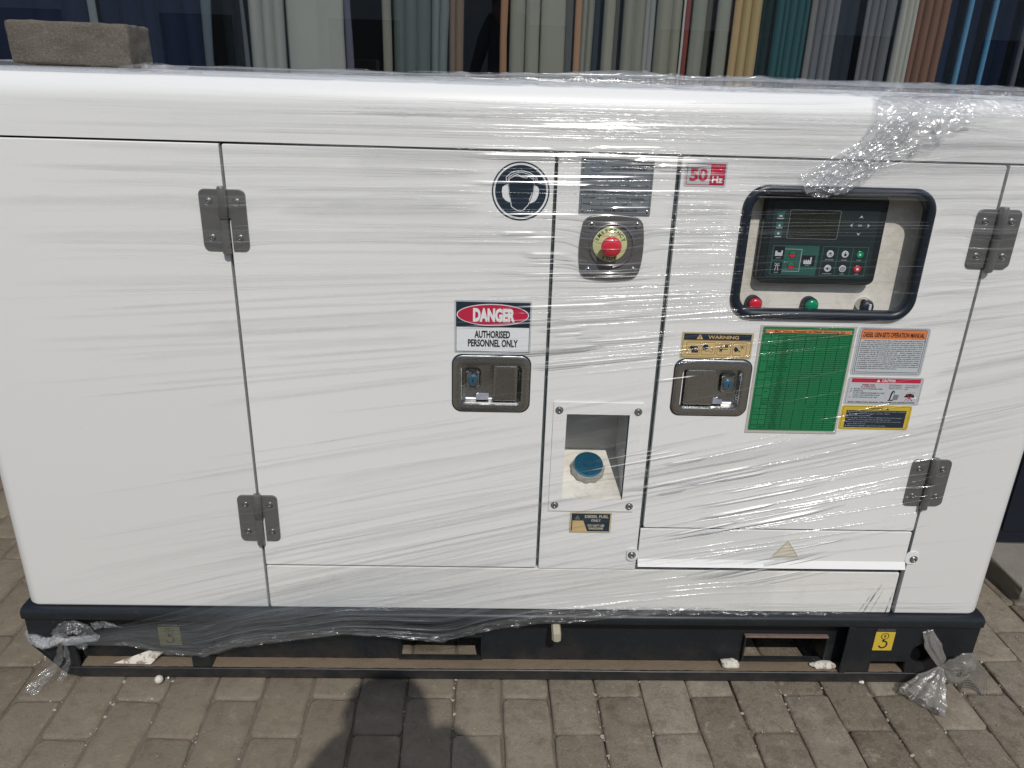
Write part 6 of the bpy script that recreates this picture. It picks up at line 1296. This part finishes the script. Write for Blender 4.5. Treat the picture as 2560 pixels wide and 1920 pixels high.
skin('body', J, LK, SHIRT, per, 0)
hc = Vector((PX, PY + 0.03, 1.650)); 
hm = MB().lathe(hc + Vector((0, -0.012, -0.03)), (0, 0, 1), [(0.070, 0.030), (0.085, 0.050), (0.090, 0.080), (0.080, 0.115), (0.050, 0.142), (0.004, 0.152)], 24); build('hair', hm, HAIR, per, smooth=60)
hd = MB(); ico = bmesh.new(); bmesh.ops.create_icosphere(ico, subdivisions=4, radius=1.0)
for v in ico.verts:
    c = v.co; k = 1 - 0.16 * max(0.0, -c.z) ** 1.5; hd.v.append((hc.x + c.x * 0.079 * k, hc.y + 0.004 + c.y * 0.093 * k, hc.z - 0.004 + c.z * 0.116))
hd.f = [tuple(v.index for v in f.verts) for f in ico.faces]; ico.free(); build('head', hd, SKINM, per, smooth=180)
fm = MB(); fm.lathe(hc + Vector((0, 0.088, 0.0)), (0, 1, -0.3), [(0.012, -0.01), (0.010, 0.008), (0.004, 0.018)], 12)
for s in (-1, 1): fm.lathe(hc + Vector((0.078 * s, 0.0, -0.005)), (s, 0, 0), [(0.018, -0.004), (0.020, 0.004), (0.012, 0.010)], 12); fm.lathe(hc + Vector((0.030 * s, 0.078, 0.022)), (0, 1, 0), [(0.011, -0.006), (0.009, 0.002), (0.003, 0.005)], 12)
fm.tube([hc + Vector((-0.022, 0.074, -0.042)), hc + Vector((0, 0.082, -0.044)), hc + Vector((0.022, 0.074, -0.042))], 0.006, 8)
build('face', fm, SKINM, per, smooth=60)
for s, (wx, wy, wz) in ((-1, (PX - 0.118, PY + 0.272, 1.195)), (1, (PX - 0.010, PY + 0.272, 1.190))):
    ex = -0.040 if s < 0 else 0.040
    J2 = [((wx, wy, wz), 0.024), ((wx * 0.5 + ex * 0.5 + 0.014 * s, wy + 0.012, 1.196), (0.022, 0.014))]; L2 = [(0, 1)]
    for k in range(4):
        z = 1.228 - k * 0.017; n0 = len(J2); x0 = ex + 0.012 * s; fl = (0.0, 0.004, 0.002, -0.004)[k]
        J2 += [((x0 + 0.006 * s, -1.356, z), 0.0085), ((x0 + 0.004 * s, -1.340 - fl * 0.3, z), 0.0078), ((x0 - 0.006 * s, -1.3285 - abs(fl) * 0.2, z), 0.0062)]; L2 += [(1, n0), (n0, n0 + 1), (n0 + 1, n0 + 2)]
    n0 = len(J2); J2 += [((ex + 0.010 * s, -1.366, 1.180), 0.0095), ((ex - 0.010 * s, -1.360, 1.196), 0.0082)]; L2 += [(1, n0), (n0, n0 + 1)]
    skin('hand', J2, L2, SKINM, per, 0, 1)
ph = empty('phone', (0.0, -1.345, 1.17)); tag(ph, 'slim dark phone held level in both hands of the standing person', 'phone')
bx = lambda x0, x1, y0, y1, z0, z1, r: MB().plate(rrect(x0, x1, z0, z1, r, 6), y0, y1, 0.0008)
build('body', bx(-0.0390, 0.0390, -1.3400, -1.3322, 1.135, 1.290, 0.010), plain('phone_body', (0.05, 0.05, 0.06, 1), 0.3, 0.5), ph); build('screen', bx(-0.0370, 0.0370, -1.3412, -1.3401, 1.137, 1.288, 0.008), plain('phone_screen', (0.01, 0.01, 0.012, 1), 0.1), ph)
